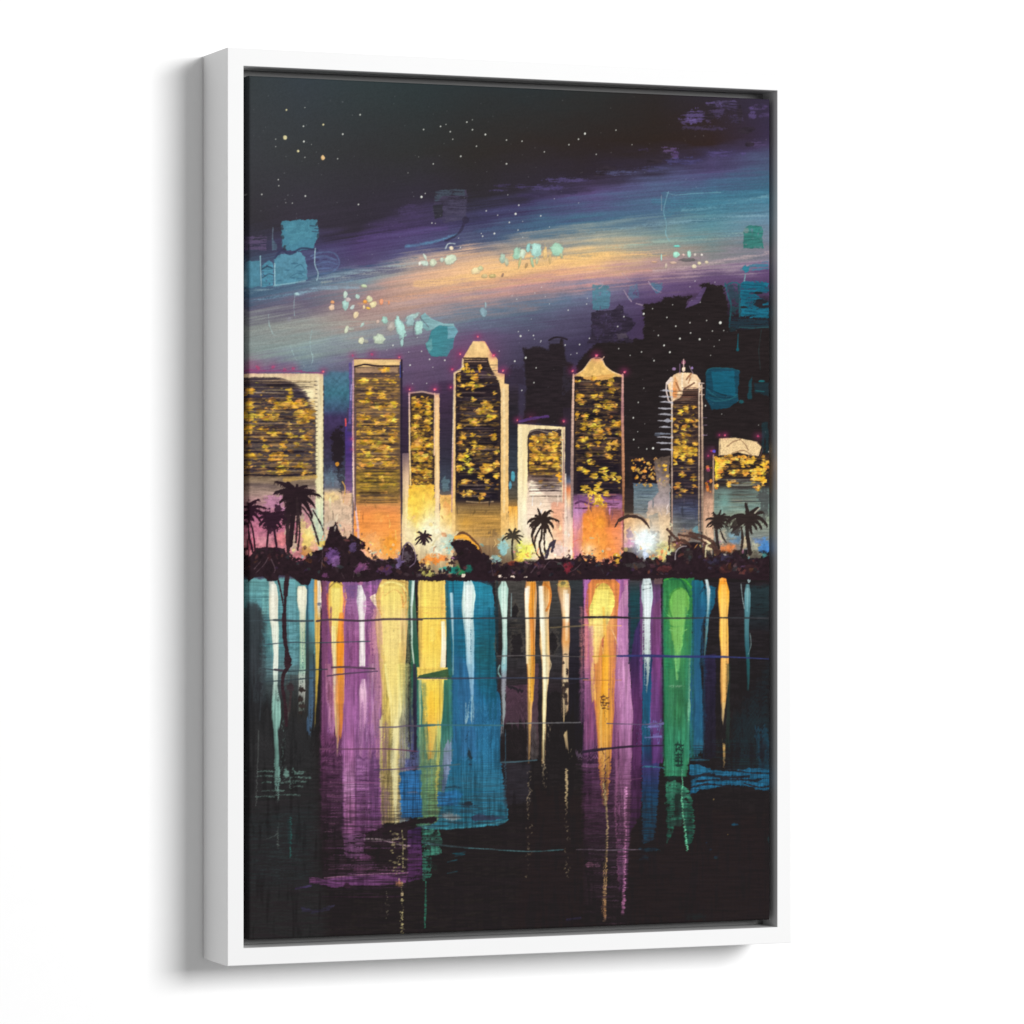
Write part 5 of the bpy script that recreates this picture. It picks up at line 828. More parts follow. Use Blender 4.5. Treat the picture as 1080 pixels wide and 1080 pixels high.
D(622,912,5,3.4,(150,96,124),rough=.5,alpha=.9); D(632,912,5,2.6,(120,80,104),rough=.6,alpha=.8,dry=.3,dt='m')
# dark teal and violet strips
R(662.5,612,675,700,[(612,(60,56,60)),(630,(26,66,72)),(700,(36,46,60))],rough=.6,var=.1)
P([(670,665),(676,652),(678,690),(678,790),(676,860),(664,880),(668,760),(664,700)],[(652,(60,46,96)),(700,(64,40,84)),(740,(96,44,100)),(790,(94,42,96)),(880,(60,36,60))],rough=1,soft=1.2,var=.12,t='v2')
R(675,612,697,735,[(612,(60,50,60)),(625,(110,66,116)),(700,(110,58,120)),(735,(110,56,120))],rough=.6,var=.12,t='v2')
P([(678,690),(690,690),(696,740),(697,800),(694,850),(690,885),(678,890),(677,800)],[(690,(36,46,84)),(720,(30,80,116)),(770,(26,96,124)),(810,(64,56,110)),(850,(16,72,100)),(890,(18,64,84))],rough=.9,var=.1,t='v2')
P([(689,640),(697,630),(699,740),(700,805),(688,806),(686,760)],[(630,(120,66,110)),(700,(124,56,124)),(800,(96,50,116))],rough=.9,alpha=.9,var=.12,t='v2')
col_([(612,683,8,(110,96,100)),(640,684,7,(96,84,120)),(690,681,4,(36,34,50))],alpha=.5)
for y in (763,768,778): S(curve([(672,y+2),(686,y),(698,y-1)]),[.8]*8+[2.4]*9,(106,110,166),alpha=.8,dry=.2,dt='f')
S([(679,809),(690,809),(700,810)],1.2,(60,130,150),alpha=.9)
col_([(610,682,8,(196,206,206)),(618,682,11,(190,206,206)),(630,682.5,12.5,(196,214,218)),(642,682.5,9,(220,230,230)),(660,681.5,8.5,(206,214,216)),(690,682,9,(190,206,200)),(703,682.5,6,(180,200,196)),(720,681.5,4,(150,170,176)),(732,681,2,(120,140,150))],dry1=.35,relief=.9)
S([(678,622),(686,620)],1.2,(60,70,76),alpha=.8); S([(679,617),(686,616)],1.4,(70,80,84),alpha=.7)
R(690,610,699,616,(110,84,84),alpha=.8,rough=.6)
# green column
col_([(609,716,32,(40,110,60)),(620,715,33,(58,138,76)),(650,714,32,(68,146,78)),(690,714,30,(66,142,84)),(704,714,29,(60,138,84)),(740,714,27,(60,130,90)),(790,714,27,(56,140,104)),(819,713,24,(60,150,110))],relief=.8,var=.14,tx='v2',edge=(50,120,80))
P([(706,628),(712,621),(720,620),(727,626),(727,640),(722,655),(719,680),(714,690),(709,676),(705,650)],[(620,(110,184,80)),(650,(124,190,90)),(690,(120,186,90))],rough=1,soft=1,alpha=.9,var=.12,t='v2',relief=.9)
for q,c,w in [([(700,612),(712,609),(722,612),(731,622)],(70,170,60),1.6),([(706,611),(718,612),(728,630)],(30,90,60),2),([(699,640),(706,650),(722,648),(728,649)],(110,200,110),1.4),([(700,650),(712,654),(728,651)],(84,180,90),1.2),([(701,658),(712,661),(729,659)],(60,140,70),1.4),([(706,664),(716,667),(724,664)],(130,200,110),1.2),([(718,668),(719,680),(716,688)],(130,206,110),1.4),([(712,692),(713,706),(714,716)],(130,200,120),2.2)]:
    S(curve(q),w,c,alpha=.8,rough=.6,relief=.8)
col_([(690,727,3,(130,190,140)),(730,727,3.4,(130,186,150)),(790,726,3,(80,170,130)),(806,727,2,(70,150,120))],dry0=.3,dry1=.4); D(713,724,9,1.4,(130,180,140),alpha=.7,dry=.3,dt='f'); P([(700,676),(706,684),(710,705),(701,705)],(50,140,90),rough=1,alpha=.7); D(716,750,9,20,(46,104,60),rough=.5,soft=.6,alpha=.55,dry=.3,dt='v')
for (x,y,rx,ry) in [(714,786,2,1.4),(718,788,3,1.4),(713,792,3,1),(717,792,3,1),(715,797,2,1.4),(715,803,3,1.6),(716,808,4,1),(715,800,4,.8)]: D(x,y,rx,ry,(30,56,46),rough=.6,alpha=.85)
D(711,821,8,2.4,(28,50,44),rough=.6)
P([(702,825),(712,824),(720,828),(728,834),(731,850),(733,870),(731,885),(728,890),(722,892),(721,860),(712,872),(709,880),(704,890),(703,850)],[(824,(64,150,116)),(850,(50,120,96)),(890,(40,96,80))],rough=1.4,alpha=.9,dry=.25,dt='m',var=.2,relief=.5)
R(711,838,719,862,(34,56,50),rough=1.4,alpha=.85,dry=.2,dt='m'); R(710,862,720,872,(50,110,90),rough=1,alpha=.7,dry=.3,dt='h')
S(curve([(719,812),(720,828),(719,838),(721,860),(723,880),(725,897)]),[1]*8+[1.4]*24+[1.6]*9,(110,206,160),rough=.5,relief=.6)
# right blues
P([(729,612),(741,612),(746,640),(740,660),(738,700),(741,730),(743,790),(728,800),(728,700),(731,650)],[(612,(30,100,120)),(640,(34,92,124)),(700,(44,100,130)),(750,(46,104,140)),(800,(40,96,116))],rough=.9,var=.12,t='v2')
P([(744,616),(755,620),(754,635),(748,650),(744,690)],(26,96,124),rough=1,alpha=.85); R(743,690,755,800,[(690,(44,36,66)),(740,(40,34,56)),(800,(34,30,40))],rough=1,alpha=.8)
col_([(611,745,3,(196,214,214)),(622,747,3.4,(210,224,224)),(640,747,3,(150,190,196)),(660,745.4,2.4,(110,150,150)),(692,743,1,(90,120,116))],relief=.6); S(curve([(742,622),(738,626),(744,616)]),1,(30,60,80))
S(curve([(745,660),(748,640),(750,625)]),1.4,(60,120,140),alpha=.6)
col_([(608,761,4,(244,160,60)),(614,762.5,8,(246,160,50)),(624,763,12,(250,176,60)),(634,763,11.5,(250,190,80)),(650,763,8.5,(240,176,84)),(670,763.5,9.5,(244,186,80)),(690,764,8,(244,176,90)),(716,764,9,(232,170,90)),(740,763,5,(226,166,90)),(752,762.5,2,(226,176,110))],dry1=.25,relief=.9)
D(760.5,611,1.8,2.2,(250,170,70)); D(764.6,612,1.8,2.2,(246,150,60)); col_([(740,763.6,3.4,(236,196,120)),(764,762,1,(150,130,100))]); col_([(782,764,2.4,(236,190,110)),(796,764,2.2,(220,176,110)),(810,764,1,(170,140,100))],dry1=.3,relief=.5)
R(766,700,770,790,(40,60,50),alpha=.5,rough=1,dry=.4,dt='v')
R(788,618,812,665,[(618,(34,56,60)),(640,(30,50,54)),(665,(32,32,36))],rough=2,soft=2,alpha=.7,dry=.2,dt='h2')
D(790,612.5,1.6,2,(160,180,180)); col_([(616,788.5,3,(96,140,146)),(626,788.5,6.4,(96,144,152)),(640,788,6,(84,136,146)),(664,787.4,4.4,(70,116,124)),(680,788,5,(50,96,106)),(700,789,3.4,(30,80,84)),(728,789,1.4,(40,70,72))],dry1=.3,relief=.7)
S(curve([(781.5,616),(783,630),(785,642)]),.9,(150,170,170),alpha=.8); S(curve([(791,668),(792,680),(789,690)]),.8,(130,160,160),alpha=.7)
P([(775,760),(812,700),(812,820),(770,820)],(26,44,50),rough=4,soft=8,alpha=.7,dry=.3,dt='h'); P([(797,768),(806,766),(812,775),(812,812),(800,812)],(22,66,84),rough=2.5,alpha=.7,dry=.3,dt='m'); D(804,790,4,14,(40,34,40),rough=.6,alpha=.7)
# drag the reflections downwards so their ends fray and neighbours bleed
VF1 = field(1.5, 40, 61); VF2 = field(1.4, 7, 62); VF3 = field(3, 30, 63); HF = field(8, 1.2, 64)
VF4 = field(1.6, 90, 65); VF5 = field(5, 26, 66)
smear(257,722,812,808, .5, 7, VF5, VF4, fade=25); smear(257,800,812,985, 1.0, .5, HF, VF2, fade=6)
# wide blue swipe
P([(727,806),(733,807),(748,811),(770,814),(790,810),(812,812),(812,835),(800,833),(790,829),(770,828),(740,833),(727,838),(729,826)],(36,104,140),rough=1.4,var=.16,t='h2',dry=.22,dt='h2',relief=.5)
for q,w in [([(728,820),(745,817),(765,820),(790,819)],3),([(735,824),(760,822),(800,823)],2),([(730,830),(745,827),(765,829),(778,831)],2),([(740,806),(735,803),(745,808)],3),([(770,812),(790,815),(806,816)],1.4),([(785,826),(800,830),(811,829)],1.6)]: S(curve(q),w,(36,32,38),alpha=.9,rough=1)
P([(728,806),(736,806),(748,812),(740,816),(727,817)],(40,110,144),rough=1); lines(728,784,748,806,11,[(40,90,110),(30,30,34)],w=(.8,2),seed=68,a=.8); lines(748,780,812,812,14,[(30,50,60),(40,64,70)],w=(.5,1.2),seed=69,a=.5,full=.2)
for (x,y,rx,ry,c) in [(776,869.4,4,1.1,(24,90,120)),(767.6,880,.9,.7,(180,140,80)),(745,889,1.2,1,(20,60,90)),(749,896,2,1,(20,60,90)),(755,904,1.6,1,(20,60,90)),(811,885,1.4,5,(24,60,64)),(752.6,843,.8,.8,(160,130,80)),(684,896,10,2,(16,56,70)),(680,905,6,3,(20,50,62)),(755,905,2,.8,(20,80,90))]: D(x,y,rx,ry,c,rough=.6,alpha=.85)
# dark sweep and broken purple at lower left
S(curve([(345,888),(370,884),(400,876),(425,869),(445,866),(458,864)]),[2]*8+[4]*16+[5]*17,(40,28,34),rough=1.2)
P([(340,886),(380,880),(425,872),(446,872),(447,925),(340,935)],(44,32,38),rough=2,soft=2,alpha=.9,var=.2)
lines(342,884,442,926,60,[(130,76,120),(96,60,92),(60,40,54),(150,90,136),(36,28,32)],w=(.5,1.8),seed=70,a=.75,full=.12,dry=.2)
P([(362,880),(385,879),(384,905),(364,906)],(140,84,136),rough=2,alpha=.7,dry=.35,dt='h2'); D(384,905,9,4,(130,70,120),rough=.6,alpha=.8); D(380,918,7,4,(96,56,86),rough=.6,alpha=.7)
P([(430,876),(444,872),(446,926),(430,930)],[(872,(70,44,96)),(900,(96,48,104)),(930,(84,44,90))],rough=1,alpha=.85,dry=.2,dt='h2'); D(408,905,18,12,(36,28,30),rough=.5,alpha=.85)
for q in ([(384,885),(400,885),(418,890),(432,892)],[(392,887),(410,886),(424,884)]): S(curve(q),1.4,(196,170,176),alpha=.7,dry=.25,dt='f')
P([(326,926),(333,925),(342,927),(380,923),(430,923),(428,931),(400,935),(370,934),(352,937),(344,934),(336,932),(326,932)],(112,60,112),rough=1,var=.18,relief=.6); S([(342,926),(380,922.5),(430,920.5)],1.2,(170,110,150),alpha=.8)
D(330,928,4,2.6,(130,72,124),rough=.4); S([(312,937),(320,936),(328,934)],2,(70,54,96),alpha=.9); D(366,934,4,3,(56,34,50)); lines(340,930,432,946,14,[(84,50,84),(40,30,36)],w=(.5,1.4),seed=71,a=.7,full=.15)
P([(318,957),(330,960),(345,957),(353,954),(348,960),(330,963),(318,962)],(52,48,70),rough=1.4,alpha=.85,dry=.3,dt='h2')
for k in range(120):
    y = 874+RNG.rand()*118; x = (420 if y < 930 else 424)+RNG.randn()*(4 if y < 925 else .9)
    D(x,y,.5+RNG.rand()*(1.6 if y < 925 else .4),.5+RNG.rand()*.5,(200,186,130),alpha=.35+.5*RNG.rand(),rough=.5)
S([(424,876),(425,890),(425,915)],1.2,(196,186,130),alpha=.8,dry=.35,dt='f'); D(420,932,4,3,(200,140,90),rough=.7,alpha=.7); D(424,943,1.4,2.4,(190,170,130))
for k in range(16): D(408+RNG.randn(),940+RNG.rand()*40,.5,.5,(170,160,130),alpha=.6)
P([(445,876),(462,874),(466,885),(466,900),(456,902),(454,925),(446,930)],(66,140,118),rough=1.6,dry=.32,dt='m',var=.2,alpha=.9,relief=.4); R(450,886,464,902,(70,140,120),rough=1.2,alpha=.6,dry=.25,dt='h2')
for (x,y,rx,ry) in [(452,894,3,3),(458,880,5,2),(453,908,4,4),(458,914,3,3)]: D(x,y,rx,ry,(36,40,38),rough=.7,alpha=.8)
S([(449,930),(448.6,960),(448,978)],[1,2,1.4],(60,150,120),alpha=.85,rough=.7,dry=.2,dt='m')
for x,y in [(474,908),(482,902),(474,920)]: S([(x-2,y+1),(x+8,y-1)],1.2,(40,96,110),alpha=.8)
P([(476,900),(492,898),(484,902)],(30,90,104),alpha=.8)
S(curve([(446,889),(480,893),(520,896),(560,898),(594,896)]),[1.6]*12+[1.1]*21,(84,130,136),alpha=.9,rough=.3,relief=.5); S([(608,896),(650,896.6),(676,896)],1.1,(120,104,120),alpha=.8)
S([(598,970),(612,968)],2.4,(44,40,66),alpha=.8,dry=.2,dt='h'); D(735,967,14,4,(26,44,46),rough=.6,alpha=.5)
_sl, _X, _Y = reg(257,612,812,990,0)
_g = VS[_sl]*.6+VF2[_sl]*.25+FINE[_sl]*.15
_d = sm(_Y, 650, 860); _vb = VF5[_sl]*.5+VF3[_sl]*.5; IMG[_sl] *= (1-.24*sm(_vb,.5,.8)*(.25+.75*_d))[...,None]; IMG[_sl] *= (1-.06*sm(_Y,740,900))[...,None]; IMG[_sl] = np.maximum(IMG[_sl], np.array([31,27,28],np.float32))
_b = np.clip((IMG[_sl].max(-1)-50)/90, 0, 1)
IMG[_sl] *= (1-(.04+.20*_d)*_b*sm(_g, .42, .75))[...,None]
IMG[_sl] *= (1+.08*_b*(VF1[_sl]-.5)*2)[...,None]
_h = HS[_sl]*.7+HF[_sl]*.3; _k = sm(_Y, 770, 900)*sm(_h, .45, .62)*.6
IMG[_sl] = IMG[_sl]*(1-_k[...,None])+np.array([36,29,32],np.float32)*_k[...,None]
HT[_sl] += .2*VS[_sl]
# soft bleeding veils between the bands
for (x0,x1,y0,y1,c,a,dr) in [(389,404,640,800,(206,150,150),.5,.45),(362,372,640,780,(150,84,140),.5,.45),(426,434,640,800,(150,160,110),.5,.5),(340,350,640,780,(96,50,90),.6,.5),(402,410,760,866,(110,76,110),.5,.5),(478,486,640,860,(30,90,120),.5,.45),(514,524,640,760,(20,70,84),.5,.45),
                        (619,626,660,780,(150,70,120),.55,.45),(648,656,680,860,(150,84,130),.5,.45),(698,706,640,800,(34,110,76),.55,.45),(722,731,640,800,(40,110,90),.5,.45),(732,744,640,780,(28,70,100),.5,.45),(258,280,640,740,(50,56,60),.6,.45),(443,450,720,860,(70,110,90),.5,.5),(344,352,640,760,(170,96,110),.4,.5),(376,400,690,860,(110,60,110),.45,.55),(656,664,640,780,(150,84,146),.4,.5)]:
    R(x0,y0,x1,y1,c,rough=2,soft=2.5,alpha=a,dry=dr,dt='v2',var=.2,t='v')
# luminous cores and heads of the reflections
for k in [((616,288.5,5,(246,242,224)),(650,288.5,5,(246,244,226)),(690,290.6,3,(240,244,230)),(712,290.5,2,(220,236,224))),
          ((622,318.5,6,(248,244,222)),(640,318.5,5,(244,240,216)),(660,319,3,(226,226,196)),(700,319,2.4,(206,220,196))),
          ((620,354,9,(254,236,140)),(645,354,8,(254,232,130)),(670,352,4,(254,238,160)),(700,352.5,3,(252,232,170))),
          ((622,381,5,(252,246,244)),(650,381.5,3.6,(250,240,238)),(702,382.3,3.4,(250,240,236))),
          ((618,412,20,(253,228,126)),(640,412,22,(253,230,130)),(680,412,16,(250,226,140)),(720,415,12,(250,228,140)),(770,417,7,(250,236,170)),(850,417,3,(236,226,170))),
          ((614,455,18,(254,222,110)),(640,455,20,(253,222,104)),(680,455,18,(253,216,90)),(704,456,14,(253,226,110))),
          ((718,456,14,(254,224,90)),(745,456,12,(254,214,70)),(770,456,7,(252,206,90)),(792,455,3,(246,196,90))),
          ((617,494.5,7,(244,250,244)),(640,493.5,8,(246,250,244)),(665,494.5,6,(224,238,236)),(700,496,4,(186,216,226))),
          ((618,530.5,6,(220,240,228)),(650,532,3,(226,242,230)),(700,531.5,2.4,(206,232,226))),
          ((618,557,3,(254,246,232)),(650,556,3,(254,240,206)),(690,557.5,2.4,(250,226,160)),(740,559,1.6,(250,214,130))),
          ((618,571.5,4,(254,248,232)),(660,572.6,4.4,(254,248,222)),(720,574.6,3,(254,246,206)),(780,573.6,1.6,(250,236,186))),
          ((622,596,5,(252,236,206)),(650,597.6,4,(253,240,214)),(676,597,3,(246,206,150))),
          ((622,636,14,(254,240,124)),(645,634,14,(254,242,130)),(665,630,9,(254,226,140)),(700,628,4,(252,212,120))),
          ((640,636,3,(250,190,80)),(700,640,5,(248,182,60)),(760,639,4,(244,184,80)),(810,638,2.4,(230,176,100))),
          ((614,682,5,(226,234,230)),(632,682.5,7,(236,244,244)),(660,681.5,5,(232,240,240)),(700,682.2,2.6,(210,224,220))),
          ((622,717,12,(120,184,92)),(650,716,14,(126,188,96)),(676,715,9,(122,184,98)),(708,714,3,(124,200,120))),
          ((616,763,5,(254,196,90)),(640,763,6,(254,212,110)),(690,764,5,(252,204,110)),(740,763,2.4,(246,200,120))),
          ((620,788.5,2.6,(140,184,186)),(645,788,2.4,(120,170,176)))]:
    col_(list(k),alpha=.66,rough=.9,soft=1.1,dry0=.18,dry1=.3,var=.08,relief=.7)
for q,w,c in [([(716,620),(708,626),(705,640),(709,652)],1.6,(60,130,60)),([(727,622),(729,634),(726,650)],2,(40,120,64)),([(700,616),(704,630),(701,660)],2.4,(44,120,66)),
              ([(620,622),(618,640),(622,652)],1.6,(200,110,70)),([(650,622),(651,638),(648,650)],1.6,(206,120,70)),([(400,622),(398,636),(402,648)],1.4,(226,170,100)),([(428,618),(431,632),(428,648)],1.4,(214,160,80)),([(345,626),(345.6,640),(347,652)],1.2,(226,120,80)),([(363,626),(363,646),(361,664)],1.2,(236,130,70)),
              ([(406,628),(416,622),(424,628)],1,(226,180,100)),([(440,645),(456,647),(470,645)],.9,(226,180,90)),([(441,640),(455,641),(470,640)],.8,(230,186,96))]: S(curve(q),w,c,alpha=.75,rough=.6,soft=.8)
# dark gaps between neighbouring streaks
for (x,y0,y1,w,c,a) in [(338,640,800,2,(56,34,50),.8),(371,640,700,1.2,(104,50,90),.6),(349.5,690,770,1.4,(110,60,90),.5),(432.5,640,790,1.6,(52,60,50),.8),(471.8,612,712,1.6,(40,84,84),.7),(476.5,716,800,1.4,(36,90,96),.6),(524,612,720,2.2,(30,44,52),.9),(615,612,800,2,(44,30,50),.8),
                        (663.5,612,700,1.4,(60,40,66),.8),(698.5,620,800,1.4,(52,40,70),.8),(730.5,620,800,1.6,(30,80,70),.7),(742,700,800,2,(34,40,56),.8),(331,690,770,2,(40,44,52),.7),(312.5,620,700,1.2,(70,110,112),.6),(304,660,720,1.6,(60,90,96),.6)]:
    S([(x,y0),(x+.4,(y0+y1)/2),(x,y1)],[w*.6,w,w*.5],c,alpha=a,rough=.7,soft=1,dry=.2,dt='v2')
# nicks and marks in the thick paint
for (x,y,rx,ry) in [(318,727,3,3),(317,737,2.5,3),(319,745,3,2.4),(317,752,2,2),(597,722,2.6,3.4),(596,735,2.6,3.6),(597,742,2,2.6),(598,710,1.2,3.4),(597,690,2.4,.8),(594,699,1,2)]: D(x,y,rx,ry,(52,42,40),rough=.8,alpha=.85)
for (x,y) in [(634,735),(637,734.6),(640,736),(636,738),(635,741),(640,741.6),(638,744),(637,747),(641,748)]: D(x,y,1.9,.8,(96,60,40),rough=.8,alpha=.85)
for q in ([(712,785.6),(720,786)],[(719,786),(714,790),(720,792)],[(713,787),(713,792.5)],[(712,796),(719,795.6)],[(713,799),(719,799.4)],[(712.6,803),(719,803)],[(713,807),(719.6,806.4)],[(715,796),(715,808)],[(718.4,796),(718.6,807)]): S(q,1.5,(28,52,44),rough=.5,alpha=.9)
R(440,704,472,717,(246,208,96),rough=.6,alpha=.9,var=.1,t='v2')
P([(441,712.5),(455,709.5),(470,706),(473,706),(473,714.5),(456,714.6),(441,714.6)],(52,84,56),rough=.5,alpha=.95); S([(441,716),(472,715.6)],.8,(240,226,190),alpha=.6)
for y,x0,x1 in [(764,682,699),(767,680,694),(778,680,697)]: S([(x0,y),(x1,y-1)],[.8,2.6],(120,120,176),alpha=.75,rough=.6)
# ripples: long dark horizontals
def rip(pts,w,c=(56,52,66),a=.9): S(curve(pts),w,c,alpha=a,rough=.25,relief=.4)
rip([(262,655),(290,654),(314,655),(330,654.6)],[1]*8+[2.4]*8+[2]*9,(60,70,76)); rip([(334,655),(350,653.4),(380,654.8),(410,653),(445,653.4)],2.2,(66,50,62)); rip([(440,652.6),(500,652),(560,652),(620,651.4),(700,652),(760,651.6),(811,652)],1.6,(56,56,60))
rip([(497,652.4),(502,652)],1.8,(36,80,96)); rip([(615,651),(640,650.6),(664,651.6)],2,(44,36,44)); rip([(276,680),(310,677.4),(330,678),(390,676.4)],1.1,(60,74,82)); rip([(524,692),(560,691.4),(600,692.4),(616,692.6)],1,(90,84,84))
rip([(276,705),(286,706),(300,708),(330,706.4),(345,706)],1.2,(50,60,66)); rip([(290,706),(296,707),(302,708)],2.2,(60,50,60)); rip([(350,704),(365,703.6),(395,705.4)],2,(80,58,76)); rip([(276,719),(300,717.6),(330,715)],1.3,(50,60,66)); rip([(345,713),(365,710.4),(390,708.4),(398,708)],1.6,(84,60,86))
rip([(440,715),(480,715.4),(560,715),(620,716)],1.5,(56,60,78)); rip([(650,692),(680,691.6),(711,692.4),(740,692.6),(770,693),(811,695)],[2]*8+[2.8]*8+[2.4]*16+[1.2]*9,(50,56,110)); rip([(625,692.4),(650,692)],1,(190,150,60))
rip([(440,765.6),(460,764.6),(480,764.8),(530,765)],[2.4]*8+[1.6]*17,(56,100,110)); rip([(534,763),(570,762.6),(612,762)],1.2,(110,108,110)); rip([(400,767),(415,766.8),(432,765.4),(443,766)],1.5,(96,84,100)); rip([(338,790),(370,790),(410,790),(440,792.6)],1.2,(100,60,84))
rip([(440,809),(470,807.4),(485,806)],1.6,(60,90,100)); rip([(395,812),(420,811),(441,808)],1.1,(80,60,90)); rip([(528,804),(545,803.4),(566,801.6)],1.4,(70,96,106)); rip([(615,793),(640,789.6),(670,787),(700,786.4)],[3]*8+[2.4]*8+[1.2]*9,(40,30,46)); rip([(640,763),(680,764),(698,762)],1,(90,76,100))
rip([(615,654+5),(655,660)],.9,(230,180,90),.6); rip([(580,662),(615,660)],1.6,(110,96,70),.8); rip([(755,817),(770,816.6)],1,(44,100,130)); rip([(615,717),(640,717.6),(655,717.2)],.9,(170,110,60),.7); rip([(625,820),(660,822),(676,821)],1,(110,60,96),.6)
rip([(358,826),(376,825),(400,826)],1,(150,80,130),.6); rip([(345,840),(372,842),(395,840)],.9,(120,64,110),.6); rip([(445,792),(470,792.4),(478,791)],1,(80,110,100),.7)
# dark palm trunk mirrored in the water
S(curve([(292,608),(296,622),(299,640),(299.5,655),(300,672),(303,690),(304,702),(299,712),(298,725),(301,745),(302,765)]),[2]*20+[4]*20+[5,6,7,8,7,6,5,4]+[3.6]*33,(50,32,38),rough=.7); S(curve([(303,606),(301,630),(300.4,655),(302,690)]),[5]*8+[3]*17,(50,32,38),rough=.5)
D(303,701,4,5,(50,32,38),rough=.5); D(306,725,4,7,(56,42,46),rough=.5,alpha=.9); S([(307,730),(305,750)],2.4,(60,46,48),alpha=.8); S([(276,672),(276,720),(274,760)],1.2,(60,66,70),alpha=.6); D(273,725,4,7,(40,40,44),alpha=.6,rough=.5)
# overlap of the shore
P([(258,606),(330,602),(330,606),(325,617),(317,617),(311,611),(305,605),(294,606),(292,612),(283,613),(277,607),(268,608),(262,614),(256,616)],SH,rough=1,var=.2,t='m')
S([(306,606),(345,611),(362,612),(384,612),(400,609),(420,610),(446,611),(500,611),(560,611),(616,609),(700,608),(760,607),(812,610)],[3,4,4,4,3,3,3,3,4,4,4,5,5],SH,rough=1.3)
# fine weave of the print over the water
wl = reg(252,612,818,1000,0)[0]
IMG[wl] *= (1+(HS[wl]-.5)*.02+(HS2[wl]-.5)*.05)[...,None]
# faded print blacks, slight overall grain and weave
gx = np.arange(AW)[None,:]/SS; gy = np.arange(AH)[:,None]/SS
weave = (np.sin(gx*2*np.pi/2.1+np.sin(gy*.9)*.6)*np.sin(gy*2*np.pi/2.1+np.sin(gx*.8)*.6)).astype(np.float32)
IMG *= (1+.007*weave+.045*(FINE-.5))[...,None]
_mg = np.clip(np.minimum(IMG[...,0], IMG[...,2])-IMG[...,1], 0, 60)/60
_lu = IMG.mean(-1, keepdims=True)
IMG[:] = IMG*(1-.16*_mg[...,None])+_lu*.16*_mg[...,None]
IMG += 1.2
# ---- tuned values
FRAME_COL = (.80, .80, .80)
WALL_COL = (.93, .93, .93)
PAINT_GAIN = .86
WORLD = .345
def LIGHTS():
    # one big soft box far to the right and a little above eye level
    area('soft_box', 3.65, 1.85, 8.0, 3.9, 735, shape='RECTANGLE', sy=2.5)
# ----------------------------------------------------------------------------
# THE SCENE
# ----------------------------------------------------------------------------
import bpy, bmesh
from mathutils import Vector, Matrix
sc = bpy.context.scene
C = sc.collection
F = 4254.0                                  # focal length for a 1080 px wide sheet
CX, HY = 540.0, 571.0                       # centre column, eye level
H = 0.96                                    # height of the frame (m)
ZL = F*H/969.0
ANG = math.atan2(F*H*(1/916.0-1/969.0), (294.5/916.0+300/969.0)*H)
ca, sa = math.cos(ANG), math.sin(ANG)
PLX = (240-540)/F*ZL                        # near left edge of the frame
# frame axes: u along the frame, n out of the wall, v up; world: x right, y away, z up
U = Vector((ca, sa, 0)); N = Vector((sa, -ca, 0)); O = Vector((PLX, ZL, 0))
V0 = -(1019-HY)/969.0*H; V1 = (HY-50)/969.0*H
W = math.hypot((294.5/916.0+300/969.0)*H, F*H*(1/916.0-1/969.0))
def sheet_u(px, n=0.0):
    """distance along the frame of a sheet column, on the plane n"""
    ox, oy = O.x+N.x*n, O.y+N.y*n; k = (px-CX)/F
    return (k*oy-ox)/(ca-k*sa)
def sheet_v(px, py, n=0.0):
    u = sheet_u(px, n); return -(py-HY)/F*(O.y+N.y*n+u*sa)
def to_sheet(u, v, n):
    X = O.x+N.x*n+u*ca; Y = O.y+N.y*n+u*sa
    return CX+F*X/Y, HY-F*v/Y
RT = Matrix(((U.x, 0, N.x*-1, 0), (U.y, 0, N.y*-1, 0), (0, 1, 0, 0), (0, 0, 0, 1)))
T = 0.0835                                  # frame depth
# a local frame for everything on the wall: x = u, y = depth INTO the wall, z = v
def place(o):
    o.matrix_world = Matrix(((U.x, -N.x, 0, O.x), (U.y, -N.y, 0, O.y), (0, 0, 1, 0), (0, 0, 0, 1)))
def tag(o, label=None, cat=None, kind=None):
    if label: o['label'] = label
    if cat: o['category'] = cat
    if kind: o['kind'] = kind
def mesh(name, bm, mat, parent=None, smooth=False):
    me = bpy.data.meshes.new(name); bm.normal_update(); bm.to_mesh(me); bm.free()
    o = bpy.data.objects.new(name, me); C.objects.link(o); me.materials.append(mat)
    if smooth:
        for p in me.polygons: p.use_smooth = True
    if parent: o.parent = parent
    return o
def nodes(name):
    m = bpy.data.materials.new(name); m.use_nodes = True; nt = m.node_tree
    return m, nt, nt.nodes['Principled BSDF']
# white lacquered wood
def white_mat(name, base, rough, bump=.02):
    m, nt, b = nodes(name)
    tc = nt.nodes.new('ShaderNodeTexCoord'); n = nt.nodes.new('ShaderNodeTexNoise'); n.inputs['Scale'].default_value = 60; n.inputs['Detail'].default_value = 6
    nt.links.new(tc.outputs['Object'], n.inputs['Vector'])
    r = nt.nodes.new('ShaderNodeMapRange'); r.inputs['To Min'].default_value = .985; r.inputs['To Max'].default_value = 1.0
    nt.links.new(n.outputs['Fac'], r.inputs['Value'])
    mx = nt.nodes.new('ShaderNodeVectorMath'); mx.operation = 'SCALE'; mx.inputs[0].default_value = base
    nt.links.new(r.outputs['Result'], mx.inputs['Scale']); nt.links.new(mx.outputs[0], b.inputs['Base Color'])
    n2 = nt.nodes.new('ShaderNodeTexNoise'); n2.inputs['Scale'].default_value = 900; n2.inputs['Detail'].default_value = 3
    nt.links.new(tc.outputs['Object'], n2.inputs['Vector'])
    bp = nt.nodes.new('ShaderNodeBump'); bp.inputs['Strength'].default_value = bump; bp.inputs['Distance'].default_value = .001
    nt.links.new(n2.outputs['Fac'], bp.inputs['Height']); nt.links.new(bp.outputs[0], b.inputs['Normal'])
    b.inputs['Roughness'].default_value = rough; b.inputs['Specular IOR Level'].default_value = .25
    return m
M_FRAME = white_mat('white_lacquer', FRAME_COL, .55)
